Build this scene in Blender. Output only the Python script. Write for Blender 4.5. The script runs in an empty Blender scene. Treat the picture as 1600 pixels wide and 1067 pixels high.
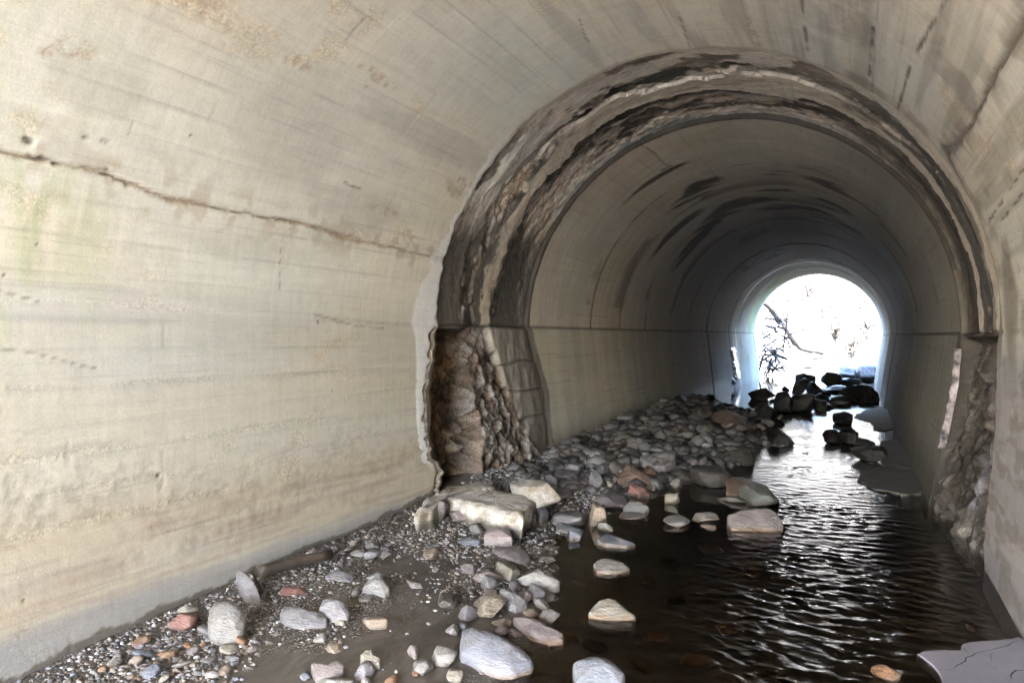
import bpy, math
import numpy as np
from mathutils import Vector, Matrix

# ------------------------------------------------------------------ camera, world, sun, exposure
QUAL = 1
S = bpy.context.scene
COL = S.collection
FPX = 1280.0
YAW, PITCH, ROLL = math.radians(22.63), math.radians(-.77), math.radians(-.91)
CAM = np.array([1.15, 0.0, -.04])
def _rot(yaw, pitch, roll):
    cy, sy, cp, sp, cr, sr = math.cos(yaw), math.sin(yaw), math.cos(pitch), math.sin(pitch), math.cos(roll), math.sin(roll)
    return (np.array([[cy, -sy, 0], [sy, cy, 0], [0, 0, 1]]) @ np.array([[1, 0, 0], [0, cp, -sp], [0, sp, cp]])
            @ np.array([[cr, 0, sr], [0, 1, 0], [-sr, 0, cr]]))
RC = _rot(YAW, PITCH, ROLL)
cd = bpy.data.cameras.new('camera'); cam = bpy.data.objects.new('camera', cd); COL.objects.link(cam)
m3 = RC @ np.array([[1, 0, 0], [0, 0, -1], [0, 1, 0]])      # camera looks along -Z, up is Y
M = Matrix([list(m3[i]) + [float(CAM[i])] for i in range(3)] + [[0, 0, 0, 1]])
cam.matrix_world = M
cd.sensor_width = 36.0; cd.lens = 36.0 * FPX / 1600.0
cd.clip_start = .05; cd.clip_end = 2000
S.camera = cam
SUN_EL, SUN_AZ = math.radians(44), math.radians(196)          # azimuth measured from +Y towards +X
W = bpy.data.worlds.new('World'); S.world = W; W.use_nodes = True
nt = W.node_tree; nt.nodes.clear()
sky = nt.nodes.new('ShaderNodeTexSky'); sky.sky_type = 'NISHITA'; sky.sun_disc = False
sky.sun_elevation = SUN_EL; sky.sun_rotation = SUN_AZ; sky.air_density = 1.0; sky.dust_density = 2.2; sky.ozone_density = 1.0
bg = nt.nodes.new('ShaderNodeBackground'); bg.inputs[1].default_value = .15
wo = nt.nodes.new('ShaderNodeOutputWorld')
nt.links.new(sky.outputs[0], bg.inputs[0]); nt.links.new(bg.outputs[0], wo.inputs[0])
sd = bpy.data.lights.new('sun', 'SUN'); sd.energy = 2.4; sd.angle = math.radians(10); sd.color = (1, .95, .87)
sun = bpy.data.objects.new('sun', sd); COL.objects.link(sun)
dv = Vector((math.sin(SUN_AZ) * math.cos(SUN_EL), math.cos(SUN_AZ) * math.cos(SUN_EL), math.sin(SUN_EL)))
sun.rotation_euler = dv.to_track_quat('Z', 'Y').to_euler()
S.view_settings.view_transform = 'Standard'; S.view_settings.look = 'None'
S.view_settings.exposure = 6.28; S.view_settings.gamma = 1.0
cy = S.cycles
cy.use_denoising = True
try:
    cy.denoiser = 'OPENIMAGEDENOISE'; cy.denoising_input_passes = 'RGB_ALBEDO_NORMAL'; cy.denoising_prefilter = 'ACCURATE'
except Exception: pass
cy.max_bounces = 8; cy.diffuse_bounces = 6; cy.glossy_bounces = 4; cy.transparent_max_bounces = 8
cy.caustics_reflective = False; cy.caustics_refractive = False; cy.sample_clamp_indirect = 12

# ------------------------------------------------------------------ measured layout of the place
R = 2.0                 # radius of the vault; z = 0 is the springing line, +Y runs down the tunnel
WZ = -1.52              # water level
Y0, YJ, YF, YG, YE = -4.2, 5.94, 8.0, 19.3, 28.9   # near mouth, end of near lining, start of far lining, last joint, far mouth
YH = 22.7
S0 = math.pi            # arc length from crown to spring (R * pi / 2)

def tri(x, xs, ys): return np.interp(x, xs, ys)
def batter(Y): return tri(Y, [YJ, YF], [.03, .13])
_rng = np.random.default_rng(7)
_TAB = _rng.random((64, 256, 256)).astype(np.float32)
def vn(u, v, seed=0):
    """value noise 0..1"""
    t = _TAB[seed % 64]
    u = np.asarray(u, dtype=np.float64); v = np.asarray(v, dtype=np.float64)
    iu = np.floor(u).astype(np.int64); iv = np.floor(v).astype(np.int64)
    fu = u - iu; fv = v - iv
    fu = fu * fu * (3 - 2 * fu); fv = fv * fv * (3 - 2 * fv)
    a = iu & 255; b = (iu + 1) & 255; c = iv & 255; d = (iv + 1) & 255
    return (t[a, c] * (1 - fu) + t[b, c] * fu) * (1 - fv) + (t[a, d] * (1 - fu) + t[b, d] * fu) * fv
def fbm(u, v, o=4, seed=0, g=.5):
    s = 0; w = 0; a = 1.0
    for i in range(o):
        s = s + a * vn(u * 2 ** i + 17.3 * i, v * 2 ** i + 5.1 * i, seed + i); w += a; a *= g
    return s / w
def ss(a, b, x):
    t = np.clip((x - a) / (b - a), 0, 1); return t * t * (3 - 2 * t)

def ray(px, py):
    return RC @ np.array([(px - 800) / FPX, 1.0, -(py - 533.5) / FPX])
def at_tunnel(px, py):
    """where the line of sight meets the ideal lining: (Y, s)"""
    v = ray(px, py); a = v[0] ** 2 + v[2] ** 2; b = 2 * (CAM[0] * v[0] + CAM[2] * v[2]); c = CAM[0] ** 2 + CAM[2] ** 2 - R * R
    t = (-b + math.sqrt(b * b - 4 * a * c)) / (2 * a)
    P = CAM + v * t
    if P[2] >= 0: return P[1], R * math.atan2(P[0], P[2])
    sg = 1 if v[0] > 0 else -1
    w = R
    for _ in range(6):
        t = (sg * w - CAM[0]) / v[0]; P = CAM + v * t; w = R - float(batter(P[1])) * max(0, -P[2])
    return P[1], sg * (S0 + max(0, -P[2]))
WLX = [(-4, -.3), (2.5, -.2), (3.3, -.2), (4.6, -.5), (5.6, -.8), (6.4, -.85), (7.7, -.6), (8.9, -.1), (11.7, .05), (14, -.1), (16, -.7), (17.5, -1.4), (19, -2.1), (24, -2.2), (60, -2.2)]
def water_edge(Y): return tri(Y, [a for a, b in WLX], [b for a, b in WLX])
def ground(X, Y):
    X = np.asarray(X, float); Y = np.asarray(Y, float)
    xe = water_edge(Y) + .35 * (fbm(Y * 1.3, X * .4, 3, 31) - .5)
    hw = tri(Y, [-4, 2.4, 3, 5, 6, 8, 11, 15, 18, 20, 24], [.04, .03, .07, .09, .15, .2, .27, .27, .15, .0, -.05])
    t = np.clip((xe - X) / np.maximum(xe + 1.95, .15), 0, 1)
    bank = hw * t ** 1.25 + .012 * np.minimum(t * 8, 1)
    dep = -.13 * ss(0, .7, X - xe) - .02
    h = np.where(X < xe, bank, np.maximum(dep, -(X - xe) * .25))
    rough = .016 * (fbm(X * 5, Y * 5, 4, 12) - .5) + .06 * (fbm(X * 1.3, Y * 1.3, 2, 15) - .5) * np.clip((xe - X) * 3 + .5, .2, 1)
    return WZ + h + rough
def at_ground(px, py, dz=0.0, lift_to_water=True):
    v = ray(px, py); z = WZ + .03
    for _ in range(12):
        t = (z - CAM[2]) / v[2]; P = CAM + v * t
        g = float(ground(P[0], P[1]))
        if lift_to_water: g = max(g, WZ)
        z = z * .5 + (g + dz) * .5
    return P
# ------------------------------------------------------------------ helpers
def link(o, parent=None):
    COL.objects.link(o)
    if parent is not None: o.parent = parent
    return o
def props(o, label=None, cat=None, group=None, kind=None):
    if label: o['label'] = label
    if cat: o['category'] = cat
    if group: o['group'] = group
    if kind: o['kind'] = kind
    return o
def empty(name, loc=(0, 0, 0)):
    o = bpy.data.objects.new(name, None); o.location = loc; o.empty_display_size = .1
    return link(o)
def mesh_np(name, V, F, mat=None, parent=None, smooth=True, uv=None, col=None, att=None):
    """V (n,3), F (m,4) or (m,3)"""
    me = bpy.data.meshes.new(name)
    V = np.ascontiguousarray(V, dtype=np.float32); F = np.ascontiguousarray(F, dtype=np.int32)
    k = F.shape[1]
    me.vertices.add(len(V)); me.vertices.foreach_set('co', V.ravel())
    me.loops.add(F.size); me.loops.foreach_set('vertex_index', F.ravel())
    me.polygons.add(len(F)); me.polygons.foreach_set('loop_start', np.arange(0, F.size, k, dtype=np.int32))
    me.update(calc_edges=True)
    if smooth: me.polygons.foreach_set('use_smooth', np.ones(len(F), dtype=bool))
    if uv is not None:
        l = me.uv_layers.new(name='UVMap'); l.data.foreach_set('uv', np.ascontiguousarray(uv[F.ravel()], dtype=np.float32).ravel())
    if col is not None:
        a = me.color_attributes.new('Col', 'FLOAT_COLOR', 'POINT')
        c = np.ones((len(V), 4), np.float32); c[:, :3] = col; a.data.foreach_set('color', c.ravel())
    for n, d in (att or {}).items():
        a = me.attributes.new(n, 'FLOAT', 'POINT'); a.data.foreach_set('value', np.ascontiguousarray(d, dtype=np.float32).ravel())
    o = bpy.data.objects.new(name, me)
    if mat: me.materials.append(mat)
    return link(o, parent)
def grid_faces(n, m):
    i = np.arange(n * m).reshape(n, m)
    return np.stack([i[:-1, :-1], i[1:, :-1], i[1:, 1:], i[:-1, 1:]], -1).reshape(-1, 4)
def tube(pts, rad, seg=8, cap=True):
    """swept tube; rad scalar or list -> V, F(quads)"""
    P = np.array(pts, float); n = len(P); rad = np.broadcast_to(np.asarray(rad, float), (n,))
    T = np.gradient(P, axis=0); T /= np.linalg.norm(T, axis=1)[:, None] + 1e-9
    up = np.array([0, 0, 1.0]) if abs(T[:, 2]).mean() < .8 else np.array([1.0, 0, 0])
    A = np.cross(T, up); A /= np.linalg.norm(A, axis=1)[:, None] + 1e-9
    B = np.cross(T, A); a = np.linspace(0, 2 * np.pi, seg, endpoint=False)
    V = P[:, None] + rad[:, None, None] * (A[:, None] * np.cos(a)[None, :, None] + B[:, None] * np.sin(a)[None, :, None])
    V = V.reshape(-1, 3); F = []
    for i in range(n - 1):
        for j in range(seg):
            k = (j + 1) % seg; F.append((i * seg + j, i * seg + k, (i + 1) * seg + k, (i + 1) * seg + j))
    if cap:
        for i in (0, n - 1):
            V = np.vstack([V, P[i]]); c = len(V) - 1
            for j in range(0, seg, 1): F.append((i * seg + j, i * seg + (j + 1) % seg, c, c) if i else (i * seg + (j + 1) % seg, i * seg + j, c, c))
    return V, F
def mesh_list(name, parts, mat, parent=None, smooth=True):
    V = []; F = []; n = 0
    for v, f in parts:
        V += [tuple(map(float, x)) for x in v]
        for q in f:
            q = list(dict.fromkeys(q)); F.append([int(i) + n for i in q])
        n += len(v)
    me = bpy.data.meshes.new(name); me.from_pydata(V, [], F); me.update()
    if smooth: me.polygons.foreach_set('use_smooth', np.ones(len(me.polygons), dtype=bool))
    if mat: me.materials.append(mat)
    return link(bpy.data.objects.new(name, me), parent)

class NT:
    def __init__(s, name):
        s.m = bpy.data.materials.new(name); s.m.use_nodes = True; s.t = s.m.node_tree; s.t.nodes.clear()
        s.out = s.n('ShaderNodeOutputMaterial')
    def n(s, typ, **k):
        x = s.t.nodes.new(typ)
        for a, b in k.items(): setattr(x, a, b)
        return x
    def l(s, a, b): s.t.links.new(a, b)
    def put(s, sock, v):
        if hasattr(v, 'is_linked') or isinstance(v, bpy.types.NodeSocket): s.l(v, sock)
        else: sock.default_value = v
    def math(s, op, a, b=0.0, c=None, clamp=False):
        x = s.n('ShaderNodeMath', operation=op, use_clamp=clamp); s.put(x.inputs[0], a); s.put(x.inputs[1], b)
        if c is not None: s.put(x.inputs[2], c)
        return x.outputs[0]
    def mix(s, f, a, b, mode='MIX'):
        x = s.n('ShaderNodeMix', data_type='RGBA', blend_type=mode); s.put(x.inputs[0], f)
        s.put(x.inputs[6], a if not isinstance(a, tuple) else a + (1,)); s.put(x.inputs[7], b if not isinstance(b, tuple) else b + (1,))
        return x.outputs[2]
    def ramp(s, v, lo, hi, a=0.0, b=1.0):
        x = s.n('ShaderNodeMapRange'); s.put(x.inputs[0], v)
        for i, q in enumerate((lo, hi, a, b)): x.inputs[i + 1].default_value = q
        return x.outputs[0]
    def noise(s, vec, scale, detail=4, rough=.55, dist=0.0):
        x = s.n('ShaderNodeTexNoise'); s.l(vec, x.inputs['Vector']); x.inputs['Scale'].default_value = scale
        x.inputs['Detail'].default_value = detail; x.inputs['Roughness'].default_value = rough; x.inputs['Distortion'].default_value = dist
        return x.outputs['Fac']
    def voro(s, vec, scale, feature='F1', out='Distance'):
        x = s.n('ShaderNodeTexVoronoi', feature=feature); s.l(vec, x.inputs['Vector']); x.inputs['Scale'].default_value = scale
        return x.outputs[out]
    def scale(s, vec, v):
        x = s.n('ShaderNodeMapping'); s.l(vec, x.inputs[0]); x.inputs['Scale'].default_value = v; return x.outputs[0]
    def bump(s, h, strength, dist, normal=None):
        x = s.n('ShaderNodeBump'); s.l(h, x.inputs['Height']); x.inputs['Strength'].default_value = strength; x.inputs['Distance'].default_value = dist
        if normal is not None: s.l(normal, x.inputs['Normal'])
        return x.outputs[0]
    def bsdf(s, col, rough, normal=None, spec=.5, **k):
        x = s.n('ShaderNodeBsdfPrincipled'); s.put(x.inputs['Base Color'], col if not isinstance(col, tuple) else col + (1,))
        s.put(x.inputs['Roughness'], rough); s.put(x.inputs['Specular IOR Level'], spec)
        if normal is not None: s.l(normal, x.inputs['Normal'])
        s.l(x.outputs[0], s.out.inputs[0]); return x

# ------------------------------------------------------------------ materials
def mat_concrete():
    t = NT('cast_concrete')
    col = t.n('ShaderNodeVertexColor', layer_name='Col').outputs[0]
    wet = t.n('ShaderNodeAttribute', attribute_name='wet').outputs['Fac']
    rgh = t.n('ShaderNodeAttribute', attribute_name='rough').outputs['Fac']
    uv = t.n('ShaderNodeTexCoord').outputs['UV']; ob = t.n('ShaderNodeTexCoord').outputs['Object']
    st = t.scale(uv, (2.0, 14.0, 1)); sv = t.scale(uv, (16, 1.6, 1))
    n1 = t.noise(ob, 9, 8, .68); n2 = t.noise(ob, 70, 5, .7); n3 = t.noise(st, 1.5, 6, .65); n4 = t.noise(sv, 1.5, 5, .6)
    f = t.math('ADD', t.ramp(n1, .3, .7, -.06, .06), t.ramp(n2, .3, .7, -.07, .07))
    f = t.math('ADD', f, t.ramp(n3, .3, .7, -.05, .05)); f = t.math('ADD', f, t.ramp(n4, .3, .7, -.05, .05))
    ln = t.noise(t.scale(uv, (.9, 46, 1)), 1.0, 4, .6); f = t.math('ADD', f, t.ramp(ln, .33, .42, -.10, 0)); f = t.math('ADD', f, t.ramp(ln, .62, .70, 0, .05))
    n5 = t.noise(ob, 230, 3, .6); f = t.math('ADD', f, t.ramp(n5, .3, .7, -.10, .10))
    f = t.math('ADD', f, 1.0)
    hsv = t.n('ShaderNodeHueSaturation'); t.l(col, hsv.inputs['Color']); t.l(f, hsv.inputs['Value'])
    c = hsv.outputs[0]
    # pits: small dark holes and pale aggregate grains, more where the surface is rough
    p = t.voro(ob, 42); pits = t.ramp(p, .06, .12, 1, 0)
    gate = t.ramp(t.noise(ob, 5, 4, .6), .50, .60, 0, 1)
    pits = t.math('MULTIPLY', pits, gate, clamp=True)
    c = t.mix(t.math('MULTIPLY', pits, .55), c, (.12, .10, .08))
    g = t.ramp(t.voro(ob, 95, out='Color'), .35, .7, 0, 1)
    gc = t.mix(g, (.55, .55, .55), (1.5, 1.45, 1.4)); c = t.mix(t.math('MULTIPLY', rgh, .6), c, gc, 'MULTIPLY')
    h = t.math('ADD', t.math('MULTIPLY', n2, .5), t.math('MULTIPLY', n1, .9))
    h = t.math('SUBTRACT', h, t.math('MULTIPLY', pits, .5))
    h = t.math('ADD', h, t.math('MULTIPLY', t.math('MULTIPLY', rgh, t.noise(ob, 30, 6, .7)), 3.0))
    nb = t.bump(h, .4, .008)
    ro = t.math('SUBTRACT', .88, t.math('MULTIPLY', wet, t.ramp(n1, .35, .6, .2, .42)))
    t.bsdf(c, ro, nb, t.math('ADD', .12, t.math('MULTIPLY', wet, .3)))
    return t.m
def mat_ground():
    t = NT('wet_silt_and_grit')
    ob = t.n('ShaderNodeNewGeometry').outputs['Position']
    grv = t.n('ShaderNodeAttribute', attribute_name='grit').outputs['Fac']
    n1 = t.noise(ob, 3, 6, .6); n2 = t.noise(ob, 40, 4, .6); fl = t.noise(t.scale(ob, (3, 1.2, 1)), 4, 4, .6, 1.2)
    c = t.mix(t.ramp(n1, .35, .65), (.040, .034, .028), (.076, .065, .054))
    c = t.mix(t.ramp(fl, .4, .62), c, (.088, .076, .064))
    v = t.voro(ob, 75, out='Color'); vd = t.voro(ob, 75)
    sv = t.n('ShaderNodeSeparateColor'); t.l(v, sv.inputs[0])
    peb = t.mix(sv.outputs[0], (.055, .045, .036), (.34, .29, .24)); peb = t.mix(t.ramp(sv.outputs[1], .78, .8), peb, (.5, .47, .45))
    peb = t.mix(t.ramp(vd, .28, .5), peb, (.03, .025, .02))
    m = t.math('MULTIPLY', grv, t.ramp(t.noise(ob, 14, 4, .6), .35, .6, .25, 1.1), clamp=True)
    c = t.mix(m, c, peb)
    h = t.math('ADD', t.math('MULTIPLY', n2, .25), t.math('MULTIPLY', t.math('MULTIPLY', m, t.ramp(vd, 0, .5, 1, 0)), .9))
    h = t.math('ADD', h, t.math('MULTIPLY', fl, .5))
    nb = t.bump(h, .6, .012)
    ro = t.math('ADD', t.ramp(n1, .35, .65, .3, .5), t.math('MULTIPLY', m, .3), clamp=True)
    t.bsdf(c, ro, nb, .5)
    return t.m
def mat_water():
    t = NT('shallow_stream_water')
    ob = t.n('ShaderNodeNewGeometry').outputs['Position']
    rp = t.n('ShaderNodeAttribute', attribute_name='ripple').outputs['Fac']
    a = t.noise(t.scale(ob, (1, 2.4, 1)), 22, 3, .55, .6); b = t.noise(ob, 6, 3, .5)
    h = t.math('ADD', t.math('MULTIPLY', t.math('MULTIPLY', a, rp), .55), t.math('MULTIPLY', b, .25))
    nb = t.bump(h, .5, .012)
    fr = t.n('ShaderNodeFresnel'); fr.inputs['IOR'].default_value = 1.34; t.l(nb, fr.inputs['Normal'])
    gl = t.n('ShaderNodeBsdfGlossy'); gl.inputs['Roughness'].default_value = .02; t.l(nb, gl.inputs['Normal']); gl.inputs['Color'].default_value = (1, 1, 1, 1)
    tr = t.n('ShaderNodeBsdfTransparent'); tr.inputs['Color'].default_value = (.84, .78, .66, 1)
    mx = t.n('ShaderNodeMixShader'); t.l(fr.outputs[0], mx.inputs[0]); t.l(tr.outputs[0], mx.inputs[1]); t.l(gl.outputs[0], mx.inputs[2])
    t.l(mx.outputs[0], t.out.inputs[0]); return t.m
def mat_rock(name, a, b, rough=.7, c3=None, speck=.12, sc=1.0):
    t = NT(name)
    ob = t.n('ShaderNodeTexCoord').outputs['Object']; gp = t.n('ShaderNodeNewGeometry').outputs['Position']
    rnd = t.n('ShaderNodeObjectInfo').outputs['Random']
    off = t.n('ShaderNodeVectorMath', operation='ADD'); t.l(gp, off.inputs[0])
    cmb = t.n('ShaderNodeCombineXYZ'); t.l(t.math('MULTIPLY', rnd, 37.0), cmb.inputs[0]); t.l(cmb.outputs[0], off.inputs[1]); v = off.outputs[0]
    n1 = t.noise(v, 9 * sc, 5, .6, .5); n2 = t.noise(v, 120, 4, .7); n3 = t.noise(t.scale(v, (1, 1, 3.2)), 16 * sc, 5, .65)
    c = t.mix(t.ramp(n1, .35, .65), a, b)
    if c3: c = t.mix(t.ramp(t.noise(v, 5, 3, .5), .52, .6), c, c3)
    val = t.math('ADD', t.ramp(n2, .3, .7, -speck * 1.3, speck * 1.3), t.ramp(n3, .3, .7, -.2, .18)); val = t.math('ADD', val, t.ramp(rnd, 0, 1, .82, 1.2))
    hs = t.n('ShaderNodeHueSaturation'); t.l(c, hs.inputs['Color']); t.l(val, hs.inputs['Value']); c = hs.outputs[0]
    # silt-stained wet foot just above the water line
    sx = t.n('ShaderNodeSeparateXYZ'); t.l(gp, sx.inputs[0])
    zz = t.math('ADD', sx.outputs[2], t.ramp(n1, .3, .7, -.012, .012))
    foot = t.ramp(zz, WZ + .004, WZ + .028, 1, 0)
    c = t.mix(t.math('MULTIPLY', foot, .75), c, (.13, .075, .035) if a[0] > .04 else (.008, .007, .006))
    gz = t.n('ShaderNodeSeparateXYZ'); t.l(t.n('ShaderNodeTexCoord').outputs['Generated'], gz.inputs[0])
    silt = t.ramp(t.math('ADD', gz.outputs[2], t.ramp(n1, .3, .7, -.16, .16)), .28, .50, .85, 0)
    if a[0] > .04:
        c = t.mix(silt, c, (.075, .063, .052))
        dust = t.ramp(t.noise(v, 22, 5, .65), .5, .62, 0, .45); c = t.mix(dust, c, (.15, .13, .112))
    h = t.math('ADD', t.math('MULTIPLY', n3, 1.0), t.math('MULTIPLY', n2, .22)); nb = t.bump(h, .8, .014)
    ro = t.math('SUBTRACT', rough, t.math('MULTIPLY', foot, .4), clamp=True)
    t.bsdf(c, ro, nb, .4); return t.m
RM = dict(
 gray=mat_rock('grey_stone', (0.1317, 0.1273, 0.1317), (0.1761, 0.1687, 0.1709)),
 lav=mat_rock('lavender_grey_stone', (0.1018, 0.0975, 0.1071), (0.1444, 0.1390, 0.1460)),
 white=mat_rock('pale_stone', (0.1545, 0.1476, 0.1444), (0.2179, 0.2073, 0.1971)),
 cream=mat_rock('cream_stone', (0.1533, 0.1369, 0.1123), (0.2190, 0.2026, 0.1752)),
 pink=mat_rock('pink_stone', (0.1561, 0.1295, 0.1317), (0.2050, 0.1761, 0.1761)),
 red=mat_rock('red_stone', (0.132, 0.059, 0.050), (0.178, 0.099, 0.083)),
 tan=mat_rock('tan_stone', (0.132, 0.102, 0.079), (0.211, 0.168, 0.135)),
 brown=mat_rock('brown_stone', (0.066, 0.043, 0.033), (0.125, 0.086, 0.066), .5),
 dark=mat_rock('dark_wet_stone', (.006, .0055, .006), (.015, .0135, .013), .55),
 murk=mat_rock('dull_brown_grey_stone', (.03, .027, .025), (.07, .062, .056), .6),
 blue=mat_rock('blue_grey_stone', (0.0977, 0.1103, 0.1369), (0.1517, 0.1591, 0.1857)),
 mauve=mat_rock('mauve_stone', (0.112, 0.097, 0.102), (0.172, 0.152, 0.158)),
 green=mat_rock('green_grey_stone', (0.066, 0.069, 0.066), (0.106, 0.112, 0.109)),
 rust=mat_rock('rust_orange_stone', (0.145, 0.073, 0.040), (0.198, 0.125, 0.079)),
 bluepink=mat_rock('blue_grey_stone_with_pink_corner', (0.1221, 0.1317, 0.1613), (0.1658, 0.1709, 0.1954), .55, None, .06),
 block=mat_rock('broken_concrete', (.32, .295, .265), (.48, .45, .415), .85, (.30, .255, .20), .2, .6),
 congl=mat_rock('speckled_conglomerate', (0.158, 0.125, 0.092), (0.343, 0.304, 0.251), .85, None, .35, 3),
)
def mat_plain(name, a, b, rough, scale, bump=.5, stretch=(1, 1, 1)):
    t = NT(name); gp = t.scale(t.n('ShaderNodeTexCoord').outputs['Object'], stretch)
    n = t.noise(gp, scale, 6, .65); n2 = t.noise(gp, scale * 9, 4, .6)
    c = t.mix(t.ramp(n, .35, .65), a, b)
    t.bsdf(c, rough, t.bump(t.math('ADD', n, t.math('MULTIPLY', n2, .4)), bump, .01)); return t.m
M_CON = mat_concrete(); M_GROUND = mat_ground(); M_WATER = mat_water()
M_BARK = mat_plain('wet_bark', (.028, .02, .015), (.07, .052, .04), .6, 9, .8, (1, 1, 1))
M_TWIG = mat_plain('grey_brown_twigs', (.008, .0065, .005), (.02, .016, .012), .9, 12)
M_SLAB = mat_plain('smooth_floor_concrete', (.15, .142, .17), (.20, .19, .225), .6, 3, .25)
M_SLABD = mat_plain('silted_floor_concrete', (.035, .032, .032), (.07, .064, .062), .75, 4, .3)
M_EXT = mat_plain('weathered_outer_concrete', (.34, .33, .30), (.46, .45, .41), .9, 2)
M_SNOW = mat_plain('pale_gravel_bar', (.50, .48, .43), (.66, .64, .59), .95, 1.2, .8)
M_BANK = mat_plain('dry_bank', (.012, .012, .011), (.075, .072, .068), .95, 1.6, .8)
M_ROAD = mat_plain('embankment_grass', (.16, .17, .08), (.26, .24, .14), .95, 1.5, .8)
M_GLARE = mat_plain('wet_edge_glare', (.05, .045, .05), (.34, .30, .32), .2, 14, .5)
M_LEAFL = mat_plain('dry_pale_twig_leaves', (.03, .026, .018), (.06, .05, .035), .8, 8)
# ------------------------------------------------------------------ culvert lining
def polyline_dist(Y, Sx, pts, pad=.4):
    """distance (m) from the grid points to a polyline given in (Y, s) and the parameter 0..1 along it"""
    P = np.array(pts, float); D = np.full(Y.shape, 9.0, np.float32); T = np.zeros(Y.shape, np.float32)
    L = np.r_[0, np.cumsum(np.hypot(*np.diff(P, axis=0).T))]; tot = max(L[-1], 1e-6)
    for i in range(len(P) - 1):
        a, b = P[i], P[i + 1]
        m = (Y > min(a[0], b[0]) - pad) & (Y < max(a[0], b[0]) + pad) & (Sx > min(a[1], b[1]) - pad) & (Sx < max(a[1], b[1]) + pad)
        if not m.any(): continue
        y = Y[m] - a[0]; s = Sx[m] - a[1]; d = b - a; q = max(float(d @ d), 1e-9)
        t = np.clip((y * d[0] + s * d[1]) / q, 0, 1); dd = np.hypot(y - t * d[0], s - t * d[1])
        cur = D[m]; tt = T[m]; w = dd < cur; cur[w] = dd[w]; tt[w] = (L[i] + t[w] * (L[i + 1] - L[i])) / tot
        D[m] = cur; T[m] = tt
    return D, T
def px_line(pts): return [at_tunnel(*p) for p in pts]
def blot(Y, Sx, px, py, ry, rs, seed, sharp=.35):
    """irregular patch centred where the line of sight px,py meets the lining"""
    y0, s0 = at_tunnel(px, py)
    d = np.hypot((Y - y0) / ry, (Sx - s0) / rs) + 1.1 * (fbm(Y * 1.2 / ry * .8 + seed, Sx * 1.2 / rs * .8, 4, seed) - .5)
    return 1 - ss(1 - sharp, 1 + sharp, d)
def lerp(c, d, m): return c * (1 - m[..., None]) + np.asarray(d, float) * m[..., None]

def warp(Yg, Sg):
    low = ss(-S0 + .02, -S0 - .05, Sg)             # left side below the springing
    lowr = ss(S0 - .02, S0 + .05, Sg)
    j1 = .11 * (fbm(Sg * 2.2, Sg * 0 + 3, 5, 3) - .5) + .07 * (fbm(Sg * 13, Sg * 0 + 3, 4, 21) - .5) + low * (.13 * np.sin((Sg + S0) * 3.1 + .5) + .30 * (fbm(Sg * 6, Sg * 0, 6, 9, .6) - .5)) + lowr * .3 * (fbm(Sg * 3.4, Sg * 0, 5, 19) - .5)
    j2 = .07 * (fbm(Sg * 2.6, Sg * 0 + 9, 4, 4) - .5) + low * (.30 * ss(0, .8, -Sg - S0) + .05)
    return Yg + j1 * np.exp(-((Yg - YJ) / .28) ** 2) + j2 * np.exp(-((Yg - YF) / .3) ** 2)

def surface(Yg, Sg, d):
    """points of the lining; d is the displacement towards the axis"""
    th = np.clip(Sg, -S0, S0) / R
    x = (R - d) * np.sin(th); z = (R - d) * np.cos(th)
    e = np.maximum(np.abs(Sg) - S0, 0)
    x = np.where(e > 0, np.sign(Sg) * (R - d - batter(Yg) * e), x); z = np.where(e > 0, -e, z)
    return np.stack([x, Yg, z], -1)

def concrete_base(Y, Sg, tone, seed=0):
    """board-marked concrete: colour, displacement, rough"""
    warm, cool = np.array(tone[0]), np.array(tone[1])
    m = ss(.35, .65, fbm(Y * .55, Sg * .9, 4, 11 + seed))
    c = warm + (cool - warm) * m[..., None]
    bw = .165                                              # form boards run along the tunnel
    sb = Sg / bw + .10 * (fbm(Y * .7, Sg * .5, 3, 5) - .5); ib = np.floor(sb); fb = sb - ib
    yb = Y / 2.1 + 7.7 * vn(ib * 3.7, ib * 0, 6); jb = np.floor(yb); fy = yb - jb
    tb = vn(ib * 5.31 + .5, jb * 3.17 + .5, 8) - .5
    up = ss(S0 + .2, S0 - .8, np.abs(Sg))
    c = c * (1 + (.09 * tb * (0.45 + .55 * up))[..., None])
    c = c * (1 + (.13 * (fbm(Y * 1.1 + ib * .11, Sg * 6.5, 4, 14) - .5) + .07 * (fbm(Y * 4, Sg * 4, 5, 15) - .5))[..., None])
    seam = np.exp(-(np.minimum(fb, 1 - fb) * bw / .006) ** 2) * ss(.35, .75, fbm(Y * 1.4, ib * 1.7, 4, 16))
    end = np.exp(-(np.minimum(fy, 1 - fy) * 2.1 / .007) ** 2) * ss(.45, .6, vn(ib * 2.1, jb * 1.3, 9)) * ss(.35, .6, fbm(Y * 3, Sg * 8, 3, 2))
    c = c * (1 - .20 * seam[..., None] - .16 * end[..., None])
    d = .004 * tb * up - .004 * seam - .003 * end + .0015 * (fbm(Y * 2.2, Sg * 3, 4, 17) - .5)
    # honeycombed tan patches
    hp = ss(.60, .74, fbm(Y * 1.7 + 3, Sg * 3.6, 5, 20 + seed)) * ss(.40, .60, fbm(Y * 9, Sg * 13, 4, 21))
    c = lerp(c, c * np.array([.98, .90, .79]), hp * .6); rough = hp * .8; d = d - .003 * hp
    return c, d, rough

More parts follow.
